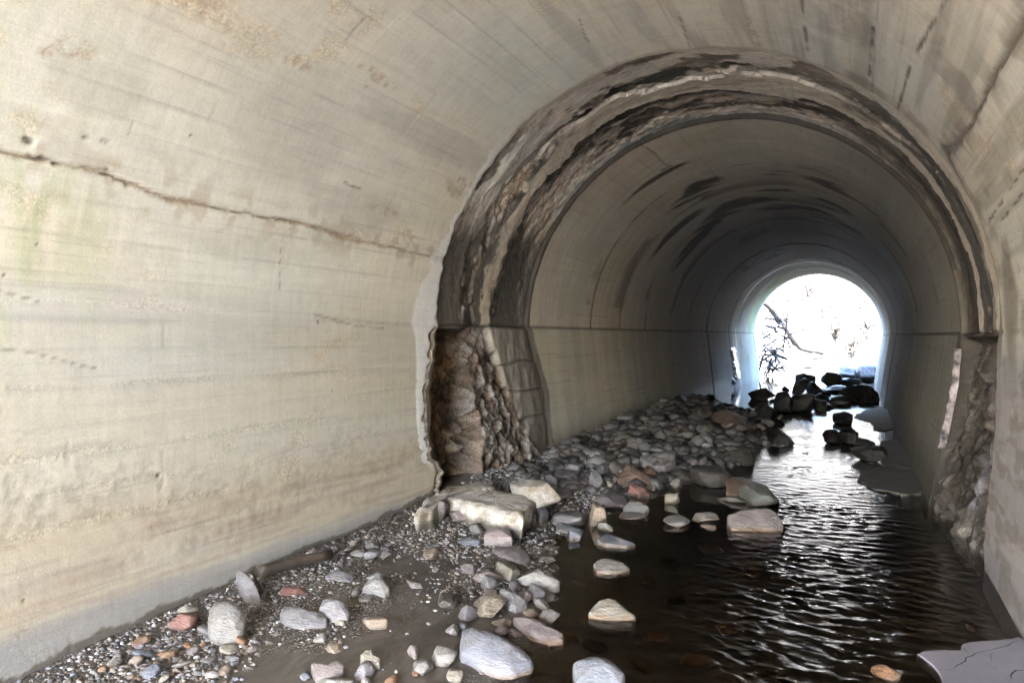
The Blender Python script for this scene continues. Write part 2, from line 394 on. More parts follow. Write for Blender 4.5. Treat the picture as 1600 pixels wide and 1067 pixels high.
NEARTONE = ((.60, .57, .50), (.57, .572, .535))
def near_paint(Y, Sg, Yu):
    c, d, rough = concrete_base(Y, Sg, NEARTONE); wet = np.zeros(Y.shape)
    c = c * (1.16 - .06 * ss(S0 - .7, S0 + .1, np.abs(Sg)))[..., None]  # vault colour lifted, standing in for light bounced up from outside
    h = np.abs(Sg) - S0                                      # depth below the springing
    L = Sg < 0
    # cold pours of the lower wall: long level bands of tone and pitted courses
    lo = ss(-.15, .1, h); k = h + .02 * np.sin(Y * .8) + .05 * (fbm(Y * .7, h * 2, 4, 25) - .5)
    for hh, w, dark in ((-.02, .016, .12), (.33, .014, .12), (.62, .02, .10), (.78, .012, .14), (.93, .02, .12)):
        g = np.exp(-((k - hh) / w) ** 2) * ss(.3, .65, fbm(Y * 1.6, h * 3 + hh * 9, 5, 26))
        c = c * (1 - dark * g[..., None]); d = d - .006 * g; rough = np.maximum(rough, g * .9)
    streak = fbm(Y * 14, h * 1.1, 4, 27) - .5
    c = c * (1 + (.10 * streak * ss(-.1, .05, h) * ss(.5, .2, h))[..., None])
    c = lerp(c, (.66, .61, .50), .5 * ss(.25, .45, k) * ss(.95, .7, k))
    c = lerp(c, (.58, .49, .365), .8 * ss(.70, .95, k) * (.4 + .9 * fbm(Y * .9, h * 9, 4, 28)))
    for hh, w, a in ((.97, .012, .35), (1.03, .02, .5), (1.07, .008, .5), (1.13, .014, .55), (1.17, .03, .45), (1.205, .008, .6), (1.245, .02, .45), (1.29, .01, .5)):
        kk = k + .03 * (fbm(Y * 2.2, h * 3 + hh * 3, 4, 23) - .5); g = np.exp(-((kk - hh) / w) ** 2) * ss(.35, .62, fbm(Y * 1.6, h * 5 + hh * 9, 5, 29)) * (.6 + .8 * fbm(Y * 20, h * 40, 3, 22))
        c = lerp(c, (.38, .295, .24), np.clip(a * g, 0, 1))
    gb = ss(1.26, 1.38, k + .05 * (fbm(Y * 2, h * 2, 3, 30) - .5)); c = lerp(c, (.34, .335, .34), gb * .8)
    hg = -np.interp(Y, yl := np.linspace(-4.5, 6.5, 200), ground(np.full(200, -1.94), yl)); gb = ss(-.030, -.022, h - hg + .07 * (fbm(Y * 7, h * 2, 5, 32, .6) - .5)); c = lerp(c, (.12, .10, .08), gb * .85); wet = np.maximum(wet, gb * .6)
    grain = ss(.47, .60, fbm(Y * 22, h * 30, 4, 33)) * ss(.35, .8, k) * ss(1.3, 1.15, k) * ss(.35, .6, fbm(Y * 1.5, h * 4, 4, 21)); c = c * (1 - .13 * grain[..., None]); d = d - .0025 * grain; rough = np.maximum(rough, grain * .25)
    # grey left-over film above the springing on the left
    c = lerp(c, (.50, .50, .49), .8 * blot(Y, Sg, 60, 470, 1.0, .09, 34))
    c = lerp(c, (.70, .69, .66), .6 * blot(Y, Sg, 110, 472, 1.2, .05, 35))
    c = c * (1 - .24 * ss(-.35, .15, h) * (Sg < 0))[..., None]  # lower left wall darkened in colour to balance its light against the vault
    # algae
    for px, py, ry, rs, a in ((10, 400, .16, .33, .8), (80, 385, .25, .3, .5), (140, 320, .2, .35, .38), (30, 290, .2, .3, .4), (90, 60, .4, .3, .22), (270, 390, .2, .12, .22), (620, 600, .18, .18, .25)):
        c = lerp(c, (.37, .43, .26), 0.85 * a * blot(Y, Sg, px, py, ry, rs, 36, .6) * ss(.30, .72, fbm(Y * 9, Sg * 2.5, 5, 37)))
    # grey panels of smoother cement in the vault
    for px, py, ry, rs, a in ((450, 210, .6, .25, .5), (560, 330, .5, .14, .5), (700, 230, .9, .1, .5), (160, 150, .3, .1, .5), (900, 60, .8, .06, .6), (1000, 30, .5, .06, .5), (360, 380, .5, .1, .4)):
        c = lerp(c, (.475, .475, .445), a * blot(Y, Sg, px, py, ry, rs, 38))
    for px, py, ry, rs in ((120, 78, .12, .06), (75, 80, .05, .04), (352, 62, .04, .07), (470, 100, .15, .06), (590, 120, .3, .05), (600, 330, .3, .05), (1180, 60, .5, .05), (640, 370, .15, .08), (520, 500, .25, .035), (720, 290, .25, .12), (330, 20, .2, .08)):
        g = blot(Y, Sg, px, py, ry * .7, rs * .7, 40, .2) * ss(.47, .56, fbm(Y * 20, Sg * 20, 4, 41, .6))
        c = lerp(c, (.46, .36, .265), .5 * g); rough = np.maximum(rough, .6 * g); d = d - .004 * g
    # the spalled construction joint that drops down the left wall
    ln = px_line([(-40, 228), (40, 247), (70, 252), (130, 265), (175, 277), (215, 290), (240, 302), (275, 314), (330, 322), (370, 333), (430, 342), (480, 352), (540, 371), (600, 384), (650, 396), (700, 408)])
    j = .030 * (fbm(Y * 7, Sg * 1, 4, 43) - .5) + .010 * (fbm(Y * 40, Sg * 1, 3, 44) - .5)
    D, T = polyline_dist(Y, Sg + j, ln)
    w = .006 + .014 * ss(.40, .75, fbm(Y * 4.5, Sg * 0, 4, 45))
    g = 1 - ss(w * .6, w * 1.3, D); c = lerp(c, (.40, .315, .225), .75 * g); d = d - .014 * g; rough = np.maximum(rough, g)
    g = 1 - ss(w * .2, w * .55, D - .002); gg = g * ss(.52, .64, fbm(Y * 9, Sg * 9, 3, 46)); c = lerp(c, (.17, .135, .105), .6 * gg); d = d - .006 * gg; hl = 1 - ss(.002, .007, D); c = lerp(c, (.28, .22, .17), .55 * hl)
    up = ss(.0, .02, Sg - np.interp(Y, [p[0] for p in ln], [p[1] for p in ln])); near = np.exp(-(D / .05) ** 2)
    c = lerp(c, (.64, .62, .58), .45 * near * up); d = d + .008 * near * up
    c = lerp(c, (.36, .29, .2), .45 * np.exp(-(D / .14) ** 2) * ss(.5, .66, fbm(Y * 9, Sg * 11, 5, 47)))
    for pts in ([(38, 217), (52, 223)], [(132, 214), (146, 217), (170, 222)], [(538, 285), (563, 296)], [(60, 246), (75, 250), (90, 258)], [(165, 262), (170, 275)]):
        D2, _ = polyline_dist(Y, Sg, px_line(pts)); g = 1 - ss(.002, .009, D2 + .02 * (fbm(Y * 22, Sg * 22, 4, 48) - .5))
        c = lerp(c, (.10, .09, .085), .7 * g); d = d - .012 * g
    c = lerp(c, (.56, .55, .53), .6 * blot(Y, Sg, 115, 235, .10, .04, 49))
    # hairline cracks, plugs and pits
    for pts, w in (([(0, 545), (60, 552), (130, 571), (150, 575)], .003), ([(905, 30), (915, 60), (921, 66)], .004), ([(0, 455), (60, 470)], .003), ([(1060, 20), (1090, 110)], .004), ([(440, 375), (438, 455)], .003), ([(220, 150), (200, 210)], .003), ([(490, 490), (560, 510), (600, 512)], .004)):
        D2, _ = polyline_dist(Y, Sg, px_line(pts)); g = 1 - ss(w * .5, w * 2, D2 + .006 * (fbm(Y * 20, Sg * 20, 3, 50) - .5))
        c = lerp(c, (.2, .17, .14), .6 * g); d = d - .004 * g
    for px, py, r in ((248, 743, .010), (299, 212, .006), (573, 137, .007), (60, 381, .006), (35, 937, .007), (47, 818, .006), (498, 503, .010), (520, 610, .006), (7, 429, .006)):
        y0, s0 = at_tunnel(px, py); g = 1 - ss(r * .7, r * 1.2, np.hypot(Y - y0, Sg - s0) + r * .6 * (fbm(Y * 60, Sg * 60, 2, 51) - .5))
        c = lerp(c, (.05, .045, .04), .85 * g); d = d - .008 * g
    # crown and right-hand side: darker, streaked along the boards
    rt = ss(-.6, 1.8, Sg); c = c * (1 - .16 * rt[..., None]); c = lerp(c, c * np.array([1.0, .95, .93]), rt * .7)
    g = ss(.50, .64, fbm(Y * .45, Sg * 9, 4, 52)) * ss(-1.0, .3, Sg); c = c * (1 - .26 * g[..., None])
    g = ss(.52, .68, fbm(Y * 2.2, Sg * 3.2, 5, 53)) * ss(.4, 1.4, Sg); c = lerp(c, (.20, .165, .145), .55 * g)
    # right joint crack with its weeping stain
    ln = px_line([(1640, -40), (1600, 35), (1580, 75), (1555, 120), (1530, 170), (1512, 200), (1500, 215), (1488, 232), (1474, 238)])
    D, T = polyline_dist(Y, Sg + .03 * (fbm(Y * 6, Sg * 1, 4, 54) - .5), ln)
    g = 1 - ss(.004, .018 + .03 * ss(.6, .95, T), D); c = lerp(c, (.07, .055, .045), .8 * g); d = d - .015 * g; wet = np.maximum(wet, g * ss(.5, .8, T))
    c = lerp(c, (.19, .15, .12), .5 * np.exp(-(D / .10) ** 2) * ss(.45, .6, fbm(Y * 8, Sg * 5, 4, 55)))
    ln = px_line([(1478, 236), (1490, 262), (1507, 295), (1522, 335), (1534, 370), (1545, 415), (1556, 470), (1562, 540), (1562, 600)])
    D, T = polyline_dist(Y, Sg + .05 * (fbm(Y * 5, Sg * 3, 4, 56) - .5), ln)
    ww = .05 + .13 * ss(.1, .5, T) * ss(1, .7, T); g = 1 - ss(ww * .55, ww, D + .10 * (fbm(Y * 6, Sg * 2.2, 4, 57) - .5)); c = lerp(c, (.085, .07, .045), .85 * g); wet = np.maximum(wet, g * .8)
    g = blot(Y, Sg, 1580, 480, .25, .3, 58); c = lerp(c, (.13, .10, .065), .6 * g)
    for pts, w in (([(1478, 0), (1425, 95), (1400, 180)], .005), ([(1368, 0), (1358, 120)], .004), ([(1600, 262), (1545, 345)], .003), ([(1600, 300), (1560, 350)], .003), ([(1252, 0), (1262, 80)], .005)):
        D2, _ = polyline_dist(Y, Sg, px_line(pts)); g = (1 - ss(w * .5, w * 3, D2 + .02 * (fbm(Y * 9, Sg * 9, 4, 59) - .5))) * ss(.35, .6, fbm(Y * 5, Sg * 5, 3, 60))
        c = lerp(c, (.09, .075, .065), .8 * g); d = d - .004 * g
    lowr = ss(.0, .3, h) * (Sg > 0); c = lerp(c, (.27, .255, .275), .75 * lowr)
    c = lerp(c, (.16, .135, .12), .5 * lowr * ss(.5, .62, fbm(Y * 3, h * 12, 4, 61)))
    # pale mortar smeared over the broken edge on the left, thin up the arch
    e = YJ - Yu
    lf = np.exp(-((Sg + S0 + .15) / .75) ** 2); ww = .02 + .33 * lf + .07 * ss(.3, .7, fbm(Sg * 3, Sg * 0, 4, 62))
    msk = (1 - ss(ww * .9, ww * 1.0 + .015, e + .16 * (fbm(Y * 6, Sg * 7, 5, 63 - 5) - .5))) * ss(-1.35, -1.7, Sg) * ss(S0 + 1.25, S0 + 1.0, -Sg)
    c = lerp(c, np.array([.76, .76, .78]), .95 * msk * (.75 + .4 * fbm(Y * 6, Sg * 2.5, 4, 64))); d = d + .003 * msk
    msk2 = (1 - ss(.02, .07, e + .05 * (fbm(Y * 9, Sg * 9, 4, 65) - .5))) * ss(-1.9, -1.4, Sg) * ss(S0, 2.6, Sg)
    c = lerp(c, (.42, .37, .31), .6 * msk2)
    # crumbled lower left edge
    g = (1 - ss(.03, .07, e + .22 * (fbm(Y * 8, Sg * 8, 5, 66, .6) - .5))) * ss(S0 - .1, S0 + .05, -Sg)
    c = lerp(c, np.array([.23, .18, .14]), .92 * g); c = lerp(c, (.42, .38, .34), .6 * g * ss(.54, .6, fbm(Y * 18, Sg * 16, 4, 7))); d = d - .05 * g * fbm(Y * 9, Sg * 9, 4, 67); rough = np.maximum(rough, g)
    for pts in ([(688, 560), (678, 610), (684, 650), (692, 690), (688, 740)], [(700, 600), (690, 640), (705, 655)]):
        D2, _ = polyline_dist(Y, Sg, px_line(pts)); g = 1 - ss(.003, .012, D2 + .02 * (fbm(Y * 20, Sg * 20, 3, 68) - .5)); c = lerp(c, (.10, .08, .06), .8 * g); d = d - .01 * g
    g = (1 - ss(.008, .03, e + .02 * (fbm(Y * 25, Sg * 25, 3, 5) - .5))) * ss(2.2, 2.8, np.abs(Sg)); c = lerp(c, (.20, .165, .135), .8 * g)
    return np.clip(c, .02, .78), d, wet, rough * .55

def band_paint(Y, Sg, Yu):
    """the two-metre strip where the lining has come away; Yu = unwarped depth so edges stay parallel to the joints"""
    c, d, rough = concrete_base(Y, Sg, ((.40, .34, .27), (.37, .35, .32)), 2); wet = np.zeros(Y.shape)
    o = Yu - YJ; edge = ss(0, .12, o) * ss(2.06, 1.9, o)
    n0 = fbm(Sg * .9, Y * .5, 3, 69); n1 = fbm(Y * 4, Sg * 2.2, 5, 71); n2 = fbm(Y * 16, Sg * 12, 4, 72); n3_ = fbm(Y * 2.5, Sg * 2.2, 5, 70); n5 = fbm(Y * 9, Sg * 8, 6, 22, .6)
    u = o / (YF - YJ) + edge * (.20 * (n0 - .5) + .16 * (n3_ - .5) + .15 * (n5 - .5))
    lf = ss(-2.0, -2.6, Sg + .5 * (n0 - .5)); rt = ss(.7, 1.8, Sg); top = np.clip(1 - ss(-1.0, -1.6, Sg) - rt, 0, 1); mid = np.clip(1 - lf - top - rt, 0, 1)
    def band(a, b, e=.018): return ss(a - e, a + e, u) * ss(b + e, b - e, u)
    def pch(sd, t=.5, fy=3.0, fs=1.3, w=.025): return ss(t - w, t + w, fbm(Y * fy, Sg * max(fs, fy * .55), 6, sd, .58))
    DK = np.array([.04, .036, .032]); BR = np.array([.15, .115, .088]); CR = np.array([.42, .36, .275]); GY = np.array([.36, .355, .34]); PB = np.array([.30, .225, .165])
    # crown: tan and grey skins with thin black lips
    c = lerp(c, (.44, .385, .31), .8 * top * band(-.1, .20)); c = lerp(c, (.36, .33, .30), .8 * top * band(.07, .27) * pch(60, .46)); c = lerp(c, BR * 1.2, .8 * top * band(.03, .24) * pch(61, .53, 4, 1.6))
    c = lerp(c, DK * 1.3, .9 * top * band(.27, .335) * (.25 + .75 * pch(62, .46, 2, 1.2))); c = lerp(c, GY * .7, .6 * top * band(.30, .42) * pch(58, .52))
    c = lerp(c, CR, .8 * top * band(.36, .58) * (.5 + .5 * pch(57, .44))); c = lerp(c, (.30, .235, .17), .6 * top * band(.42, .52) * pch(56, .5, 6, 1))
    c = lerp(c, DK, .93 * top * band(.60, .69)); c = lerp(c, (.26, .225, .19), .85 * top * band(.69, .95)); c = lerp(c, PB * 1.2, .7 * top * band(.72, .95) * pch(55, .50, 9, 5)); c = lerp(c, DK * 1.3, .85 * top * band(.70, .88) * pch(54, .5, 5, 1.6)); c = lerp(c, GY * .55, .8 * top * band(.93, 1.2) * (.6 + .4 * pch(53, .44)))
    # left shoulder: mortar skin, loose aggregate, cream lip, damp concrete
    c = lerp(c, GY * 1.15, .8 * mid * band(-.1, .30) * (.5 + .5 * pch(52, .42))); c = lerp(c, BR, .75 * mid * band(-.1, .12) * pch(51, .54, 5, 2)); agg = mid * band(.16, .42) * pch(50, .47, 2.5, .9)
    c = lerp(c, PB * 1.45, .9 * agg); c = lerp(c, (.5, .44, .38), .6 * agg * ss(.5, .62, n2)); c = lerp(c, DK * 1.3, .9 * mid * band(.40, .455) * pch(49, .47, 2, 1.4))
    c = lerp(c, CR * 1.12, .85 * mid * band(.46, .60)); c = lerp(c, DK * 1.5, .9 * mid * band(.60, .72) * (.3 + .7 * pch(48, .45, 2, .9))); ag2 = mid * band(.68, .93); c = lerp(c, PB * 1.2, .9 * ag2 * (.4 + .6 * pch(47, .44, 3, 1))); c = lerp(c, GY * .5, .85 * mid * band(.93, 1.2) * (.6 + .4 * pch(46, .5)))
    rough = np.maximum(rough, np.clip(agg + ag2, 0, 1))
    # left haunch: umber stain, one pale run, damp dark cement
    c = lerp(c, (.125, .105, .085), .92 * lf * band(-.2, .44)); c = lerp(c, DK * 2.2, .6 * lf * band(-.1, .44) * pch(45, .52, 5, .6)); c = lerp(c, GY * .75, .5 * lf * band(.20, .44) * pch(44, .55, 6, .8)); c = lerp(c, DK * 1.6, .7 * lf * band(-.1, .13) * pch(43, .5, 4, .8))
    c = lerp(c, CR * 1.05, .85 * lf * band(.44, .54) * pch(42, .40, 1.5, .6) * ss(-S0 - .0, -S0 + .45, Sg)); c = lerp(c, (.10, .093, .083), .92 * lf * band(.55, 1.2)); c = lerp(c, DK * 2, .6 * lf * band(.55, 1.1) * pch(41, .52, 5, .7)); c = lerp(c, PB * .9, .5 * lf * band(.5, .66) * pch(40, .5, 5, 1))
    # right haunch
    c = lerp(c, (.40, .345, .285), .85 * rt * band(-.2, .10) * (.6 + .4 * pch(39, .42))); c = lerp(c, DK, .93 * rt * band(.13, .46) * (.45 + .55 * pch(38, .42, 3, .8))); c = lerp(c, BR, .6 * rt * band(.2, .46) * pch(37, .54, 8, 3)); c = lerp(c, (.38, .32, .27), .85 * rt * band(.47, .62) * (.55 + .45 * pch(36, .45, 3, .8)))
    c = lerp(c, DK * 1.1, .93 * rt * band(.66, .96) * (.5 + .5 * pch(35, .42, 3, .9))); c = lerp(c, BR * 1.1, .6 * rt * band(.70, .93) * pch(34, .52, 8, 3)); c = lerp(c, (.17, .15, .13), .85 * rt * band(.95, 1.2))
    rough = np.maximum(rough, .3 * pch(33, .54, 5, 2)); wet = np.maximum(wet, .5 * (c.mean(-1) < .12))
    n6 = fbm(Y * 30, Sg * 26, 3, 74); c = c * (1 + (.35 * (n2 - .5) + .3 * (n6 - .5) + .25 * (n5 - .5))[..., None]); c = lerp(c, c.mean(-1, keepdims=True) * np.array([1.03, 1.0, .95]), .35 + 0 * Y); c = c * (.88 + .62 * ss(.13, .30, c.mean(-1)))[..., None]
    lip = ss(0, .015, o) * ss(2.06, 2.03, o)
    aggm = np.clip(agg + ag2 + top * band(.69, .95), 0, 1)
    da = (-.02 - .035 * band(.25, .36, .008) - .012 * band(.36, .58) - .05 * ss(.575, .61, u) * ss(1.06, .86, u) + .012 * (n1 - .5) + (.006 + .016 * aggm) * (n5 - .5) + (.006 + .02 * aggm) * (n2 - .5) + .006 * (n6 - .5)) * lip + .05 * mid * band(.02, .16) * (n1 - .3) - .03 * agg
    h = np.abs(Sg) - S0; hc = np.clip(h, 0, 1.5)
    r1 = fbm(Y * 4, Sg * 2.2, 5, 75); r2 = fbm(Y * 13, Sg * 9, 5, 76); r3 = fbm(Y * 6, Sg * 4, 5, 40); r4 = fbm(Y * 28, Sg * 24, 3, 12)
    # below the springing, left: broken edge, deep cavity, rubble-cored stump that widens to its foot, coursed cement
    cav = ss(.05, .14, o - .12 * (r1 - .5)) * ss(.92 - .10 * hc, .72 - .10 * hc, o + .45 * (r1 - .5) + .15 * (r2 - .5)) * ss(.02, .10, h)
    w2 = 1.06 + .60 * hc; st2 = .999 * ss(.5, .7, o + .3 * (r1 - .5)) * ss(w2 + .06, w2 - .03, o + .10 * (r2 - .5) + .1 * (r1 - .5)) * (1 - cav)
    bro = np.clip(cav + st2, 0, 1)
    dl = -.24 * cav * (.5 + 1.0 * r1) + st2 * (-.12 + .085 * hc) + (.09 * (r1 - .5) + .08 * (r3 - .5) + .11 * (r2 - .5) + .045 * (r4 - .5)) * bro - .10 * np.abs(r3 - .5) * bro
    blk = np.clip(1 - cav - st2, 0, 1) * ss(.8, 1.0, o)
    dl = dl - .035 * blk + .02 * (r2 - .5) * blk
    cour = lambda hh, w: np.exp(-((h - hh - .015 * np.sin(Y * 5 + hh * 9) - .03 * (r3 - .5)) / w) ** 2) * blk
    for hh in (.36, .64, .93): dl = dl - .02 * cour(hh, .010)
    cl = lerp(c, (.10, .08, .06), ss(.10, .06, o) * ss(0, .03, h)); cl = lerp(cl, (.19, .145, .10), cav * .92); cl = lerp(cl, (.27, .18, .095), .75 * cav * ss(.48, .60, r3)); cl = lerp(cl, (.07, .055, .04), .9 * cav * ss(.54, .42, r2))
    cl = lerp(cl, (.165, .148, .135), st2 * .95); cl = lerp(cl, (.33, .315, .305), st2 * ss(.54, .60, r2) * .7); cl = cl * (1 + (bro * 1.0 * (r4 - .5))[..., None]); cl = lerp(cl, (.17, .11, .09), st2 * ss(.56, .62, fbm(Y * 10, Sg * 8, 4, 77)) * .7); cl = lerp(cl, (.09, .07, .055), st2 * ss(.48, .38, r2) * .8)
    cl = lerp(cl, (.44, .41, .39), .8 * st2 * ss(.22, .05, h) * ss(.5, .6, r3)); cl = lerp(cl, (.14, .10, .07), st2 * ss(.46, .36, r1) * .75)
    cl = lerp(cl, np.array([.22, .20, .18]), blk * .92); cl = cl * (1 + (blk * .7 * (fbm(Y * 9, Sg * 1.2, 4, 79) - .5))[..., None])
    cl = lerp(cl, (.36, .34, .31), blk * .7 * ss(.54, .64, fbm(Y * 16, Sg * 5, 4, 60))); cl = lerp(cl, (.10, .085, .065), blk * .85 * ss(.86, 1.0, o / 2.06 + .08 * (r1 - .5))); cl = lerp(cl, (.12, .10, .08), blk * .7 * ss(.9, 1.25, h + .2 * (r1 - .5)))
    for hh in (.36, .64, .93): cl = lerp(cl, (.05, .04, .035), .75 * cour(hh, .008))
    # right: rough rubble face, cracks, bluish lime bloom
    q1 = fbm(Y * 3, Sg * 3, 5, 61); q2 = fbm(Y * 11, Sg * 8, 5, 62); q3 = fbm(Y * 6, Sg * 4.5, 5, 63); fl = ss(.0, .10, h) * ss(0, .06, o) * ss(2.06, 1.98, o)
    dr = fl * (-.20 + .13 * ss(.3, 1.4, h) + .20 * (q1 - .5) + .16 * (q3 - .5) + .12 * (q2 - .5) - .14 * ss(.55, .62, fbm(Y * 4, Sg * 1.0, 4, 53)))
    cr = lerp(c, (.05, .044, .04), ss(0, .04, h)); cr = lerp(cr, (.085, .074, .066), fl); cr = lerp(cr, (.18, .165, .15), fl * ss(.54, .64, q2) * .8); cr = lerp(cr, (.045, .038, .033), fl * ss(.49, .38, q3) * .9); cr = lerp(cr, (.05, .042, .036), fl * ss(.49, .40, q1) * .7)
    cr = lerp(cr, (.33, .32, .38), fl * .7 * blot(Y, Sg, 1510, 745, .22, .26, 24) * (.3 + .7 * ss(.45, .55, q2))); cr = lerp(cr, (.2, .19, .21), fl * .5 * blot(Y, Sg, 1522, 600, .12, .2, 25))
    cl = cl * (1 - .28 * bro)[..., None]; cr = cr * .58
    isl = (Sg < 0); low = ss(0, .02, h)
    d = np.where(isl, da * (1 - low) + dl * low, da * (1 - low) + dr * low)
    c = np.where((h > 0)[..., None], np.where(isl[..., None], cl, cr), c)
    g = np.exp(-((h - .0) / .014) ** 2); c = lerp(c, (.05, .04, .033), .75 * g * lip); d = d - .012 * g * lip
    rough = np.where(h > 0, np.where(isl, .95 * bro + .3 * blk, .9 * fl), rough); wet = np.where(h > 0, .35, wet)
    g = np.exp(-(o / .016) ** 2); c = lerp(c, (.10, .085, .07), .6 * g * pch(31, .45, 1, 2))
    g = ss(YF - .055, YF - .03, Yu); c = lerp(c, (.035, .03, .027), .9 * g * (Sg < 2.6)); c = lerp(c, (.05, .045, .04), .7 * g)
    return np.clip(c, .012, .75), d, wet, np.clip(rough, 0, 1)

FARRINGS = [10.2, 11.6, 13.2, 15.2, 17.0]
def far_paint(Y, Sg):
    c, d, rough = concrete_base(Y, Sg, ((.62, .55, .45), (.57, .535, .46)), 5); wet = np.zeros(Y.shape); rough = rough * .4
    h = np.abs(Sg) - S0
    # here the forms ran round the vault: fine curved scuffs and pour marks
    c = c * (1 + (.22 * (fbm(Y * 5, Sg * .55, 5, 90) - .5) + .12 * (fbm(Y * 24, Sg * .8, 4, 91) - .5) + .14 * (fbm(Y * 1.5, Sg * 1.5, 5, 92) - .5))[..., None])
    g = np.exp(-(((Y * 2.7 + .25 * (fbm(Sg * .8, Sg * 0, 3, 2) - .5)) % 1 - .5) / .03) ** 2) * ss(.45, .6, fbm(Y * 1.3, Sg * .7, 4, 6)) * (h < 0); c = c * (1 - .28 * g[..., None])
    g = ss(.66, .74, fbm(Y * 14, Sg * .5 + 4, 3, 92)) * ss(-.4, -1.2, Sg) * ss(12, 9, Y) * (h < -.1); c = lerp(c, (.46, .43, .37), .45 * g)
    for i, yr in enumerate(FARRINGS):
        q = Y - yr + .03 * (fbm(Sg * 1.5, Sg * 0 + i, 4, 93) - .5)
        g = np.exp(-(q / (.02 + .004 * yr * .3)) ** 2) * ss(.35, .6, fbm(Sg * 1.2, Sg * 0 + i * 7, 4, 94)) * (h < 0)
        c = lerp(c, (.07, .06, .05), .75 * g); d = d - .01 * g
        g = np.exp(-((q + .15) / .25) ** 2) * ss(.5, .66, fbm(Sg * 1.6, Y * 2 + i, 4, 95)) * (h < -.3); c = lerp(c, (.10, .085, .07), .55 * g)
    # black weeping patches in the crown
    for px, py, ry, rs, sd in ((1030, 275, .10, .42, 96), (1048, 262, .14, .10, 97), (1100, 290, .35, .28, 98), (1075, 310, .25, .4, 99), (1060, 355, .2, .5, 100), (1240, 273, .22, .35, 101), (1290, 287, .25, .3, 102), (1215, 297, .12, .25, 103), (1330, 310, .15, .4, 104), (1150, 320, .4, .5, 105), (1240, 324, .25, .55, 106), (1300, 322, .35, .35, 107), (1120, 345, .3, .4, 108), (1200, 400, .8, .5, 109), (1180, 365, .5, .3, 110), (1300, 345, .5, .5, 111), (1080, 385, .3, .4, 112), (1100, 200 + 160, .3, .3, 113)):
        g = blot(Y, Sg, px, py, ry, rs, sd % 60, .3) * ss(.30, .50, fbm(Y * 7, Sg * 1.5, 4, sd % 60 + 3)); c = lerp(c, (.035, .03, .028), .85 * g)
    for pts, w in (([(1003, 228), (1025, 240), (1035, 255), (1060, 265)], .005), ([(968, 480), (969, 512)], .006)):
        D2, _ = polyline_dist(Y, Sg, px_line(pts)); g = 1 - ss(w * .5, w * 2.5, D2); c = lerp(c, (.12, .10, .08), .6 * g)
    # springing line and lower wall
    g = np.exp(-(h / .012) ** 2); c = lerp(c, (.05, .042, .035), .85 * g); d = d - .012 * g + .012 * ss(.0, .012, h)
    lo = ss(0, .03, h); c = c * (1 - .10 * lo[..., None]); c = lerp(c, c * np.array([.95, .97, .95]), lo)
    c = c * (1 + (lo * (.22 * (fbm(Y * 6, h * .7, 4, 114) - .5) + .12 * (fbm(Y * 1, h * 8, 4, 115) - .5)))[..., None])
    for hh in (.3, .62, .9): g = np.exp(-((h - hh + .03 * (fbm(Y, h * 0, 3, 116) - .5)) / .007) ** 2) * ss(.4, .6, fbm(Y * 2, h * 4, 3, 117)) * lo; c = c * (1 - .25 * g[..., None])
    g = ss(1.0, 1.35, h + .12 * (fbm(Y * 2, h * 2, 4, 118) - .5)); c = lerp(c, (.12, .105, .085), .75 * g); wet = np.maximum(wet, g * .6)
    # light falling off deeper in and to the right, put into the concrete colour
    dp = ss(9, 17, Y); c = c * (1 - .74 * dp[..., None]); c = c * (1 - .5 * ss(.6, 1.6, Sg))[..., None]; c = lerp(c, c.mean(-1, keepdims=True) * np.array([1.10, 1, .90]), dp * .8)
    for yj in (YG,):
        g = np.exp(-((Y - yj) / .05) ** 2); c = lerp(c, (.03, .027, .025), .9 * g); d = d - .06 * g
    g = np.exp(-((Y - YF) / .03) ** 2); c = lerp(c, (.17, .15, .13), .7 * g * ss(.4, .55, fbm(Sg * 2, Sg * 0, 4, 13)))
    return np.clip(c, .01, .7), d, wet, np.clip(rough, 0, 1)
def end_paint(Y, Sg):
    c, d, rough = concrete_base(Y, Sg, ((.33, .31, .25), (.30, .29, .26)), 9); wet = np.zeros(Y.shape); rough = rough * .3
    g = ss(.3, .6, fbm(Y * .5, Sg * 1.2, 4, 119)) * ss(YH + .8, YE - 1, Y) * ss(.5, -1.5, Sg); c = lerp(c, (.19, .25, .10), .75 * g)
    g = ss(.5, .62, fbm(Y * 1.2, Sg * .6, 4, 120)); c = lerp(c, (.10, .09, .075), .5 * g)
    g = np.exp(-((Y - YH - .25) / .10) ** 2); c = lerp(c, (.03, .027, .025), .9 * g); d = d - .02 * g
    g = np.exp(-((Y - YH - 1.6) / .12) ** 2) * ss(.3, .5, fbm(Sg * .8, Y * 0, 3, 121)); c = lerp(c, (.55, .52, .48), .7 * g); wet = np.maximum(wet, g)
    h = np.abs(Sg) - S0; g = np.exp(-(h / .02) ** 2); c = lerp(c, (.06, .05, .045), .7 * g)
    g = ss(.6, 1.2, h) * ss(S0, S0 + .1, -Sg); c = lerp(c, (.40, .42, .42), .6 * g)
    return np.clip(c, .01, .7), d, wet, rough

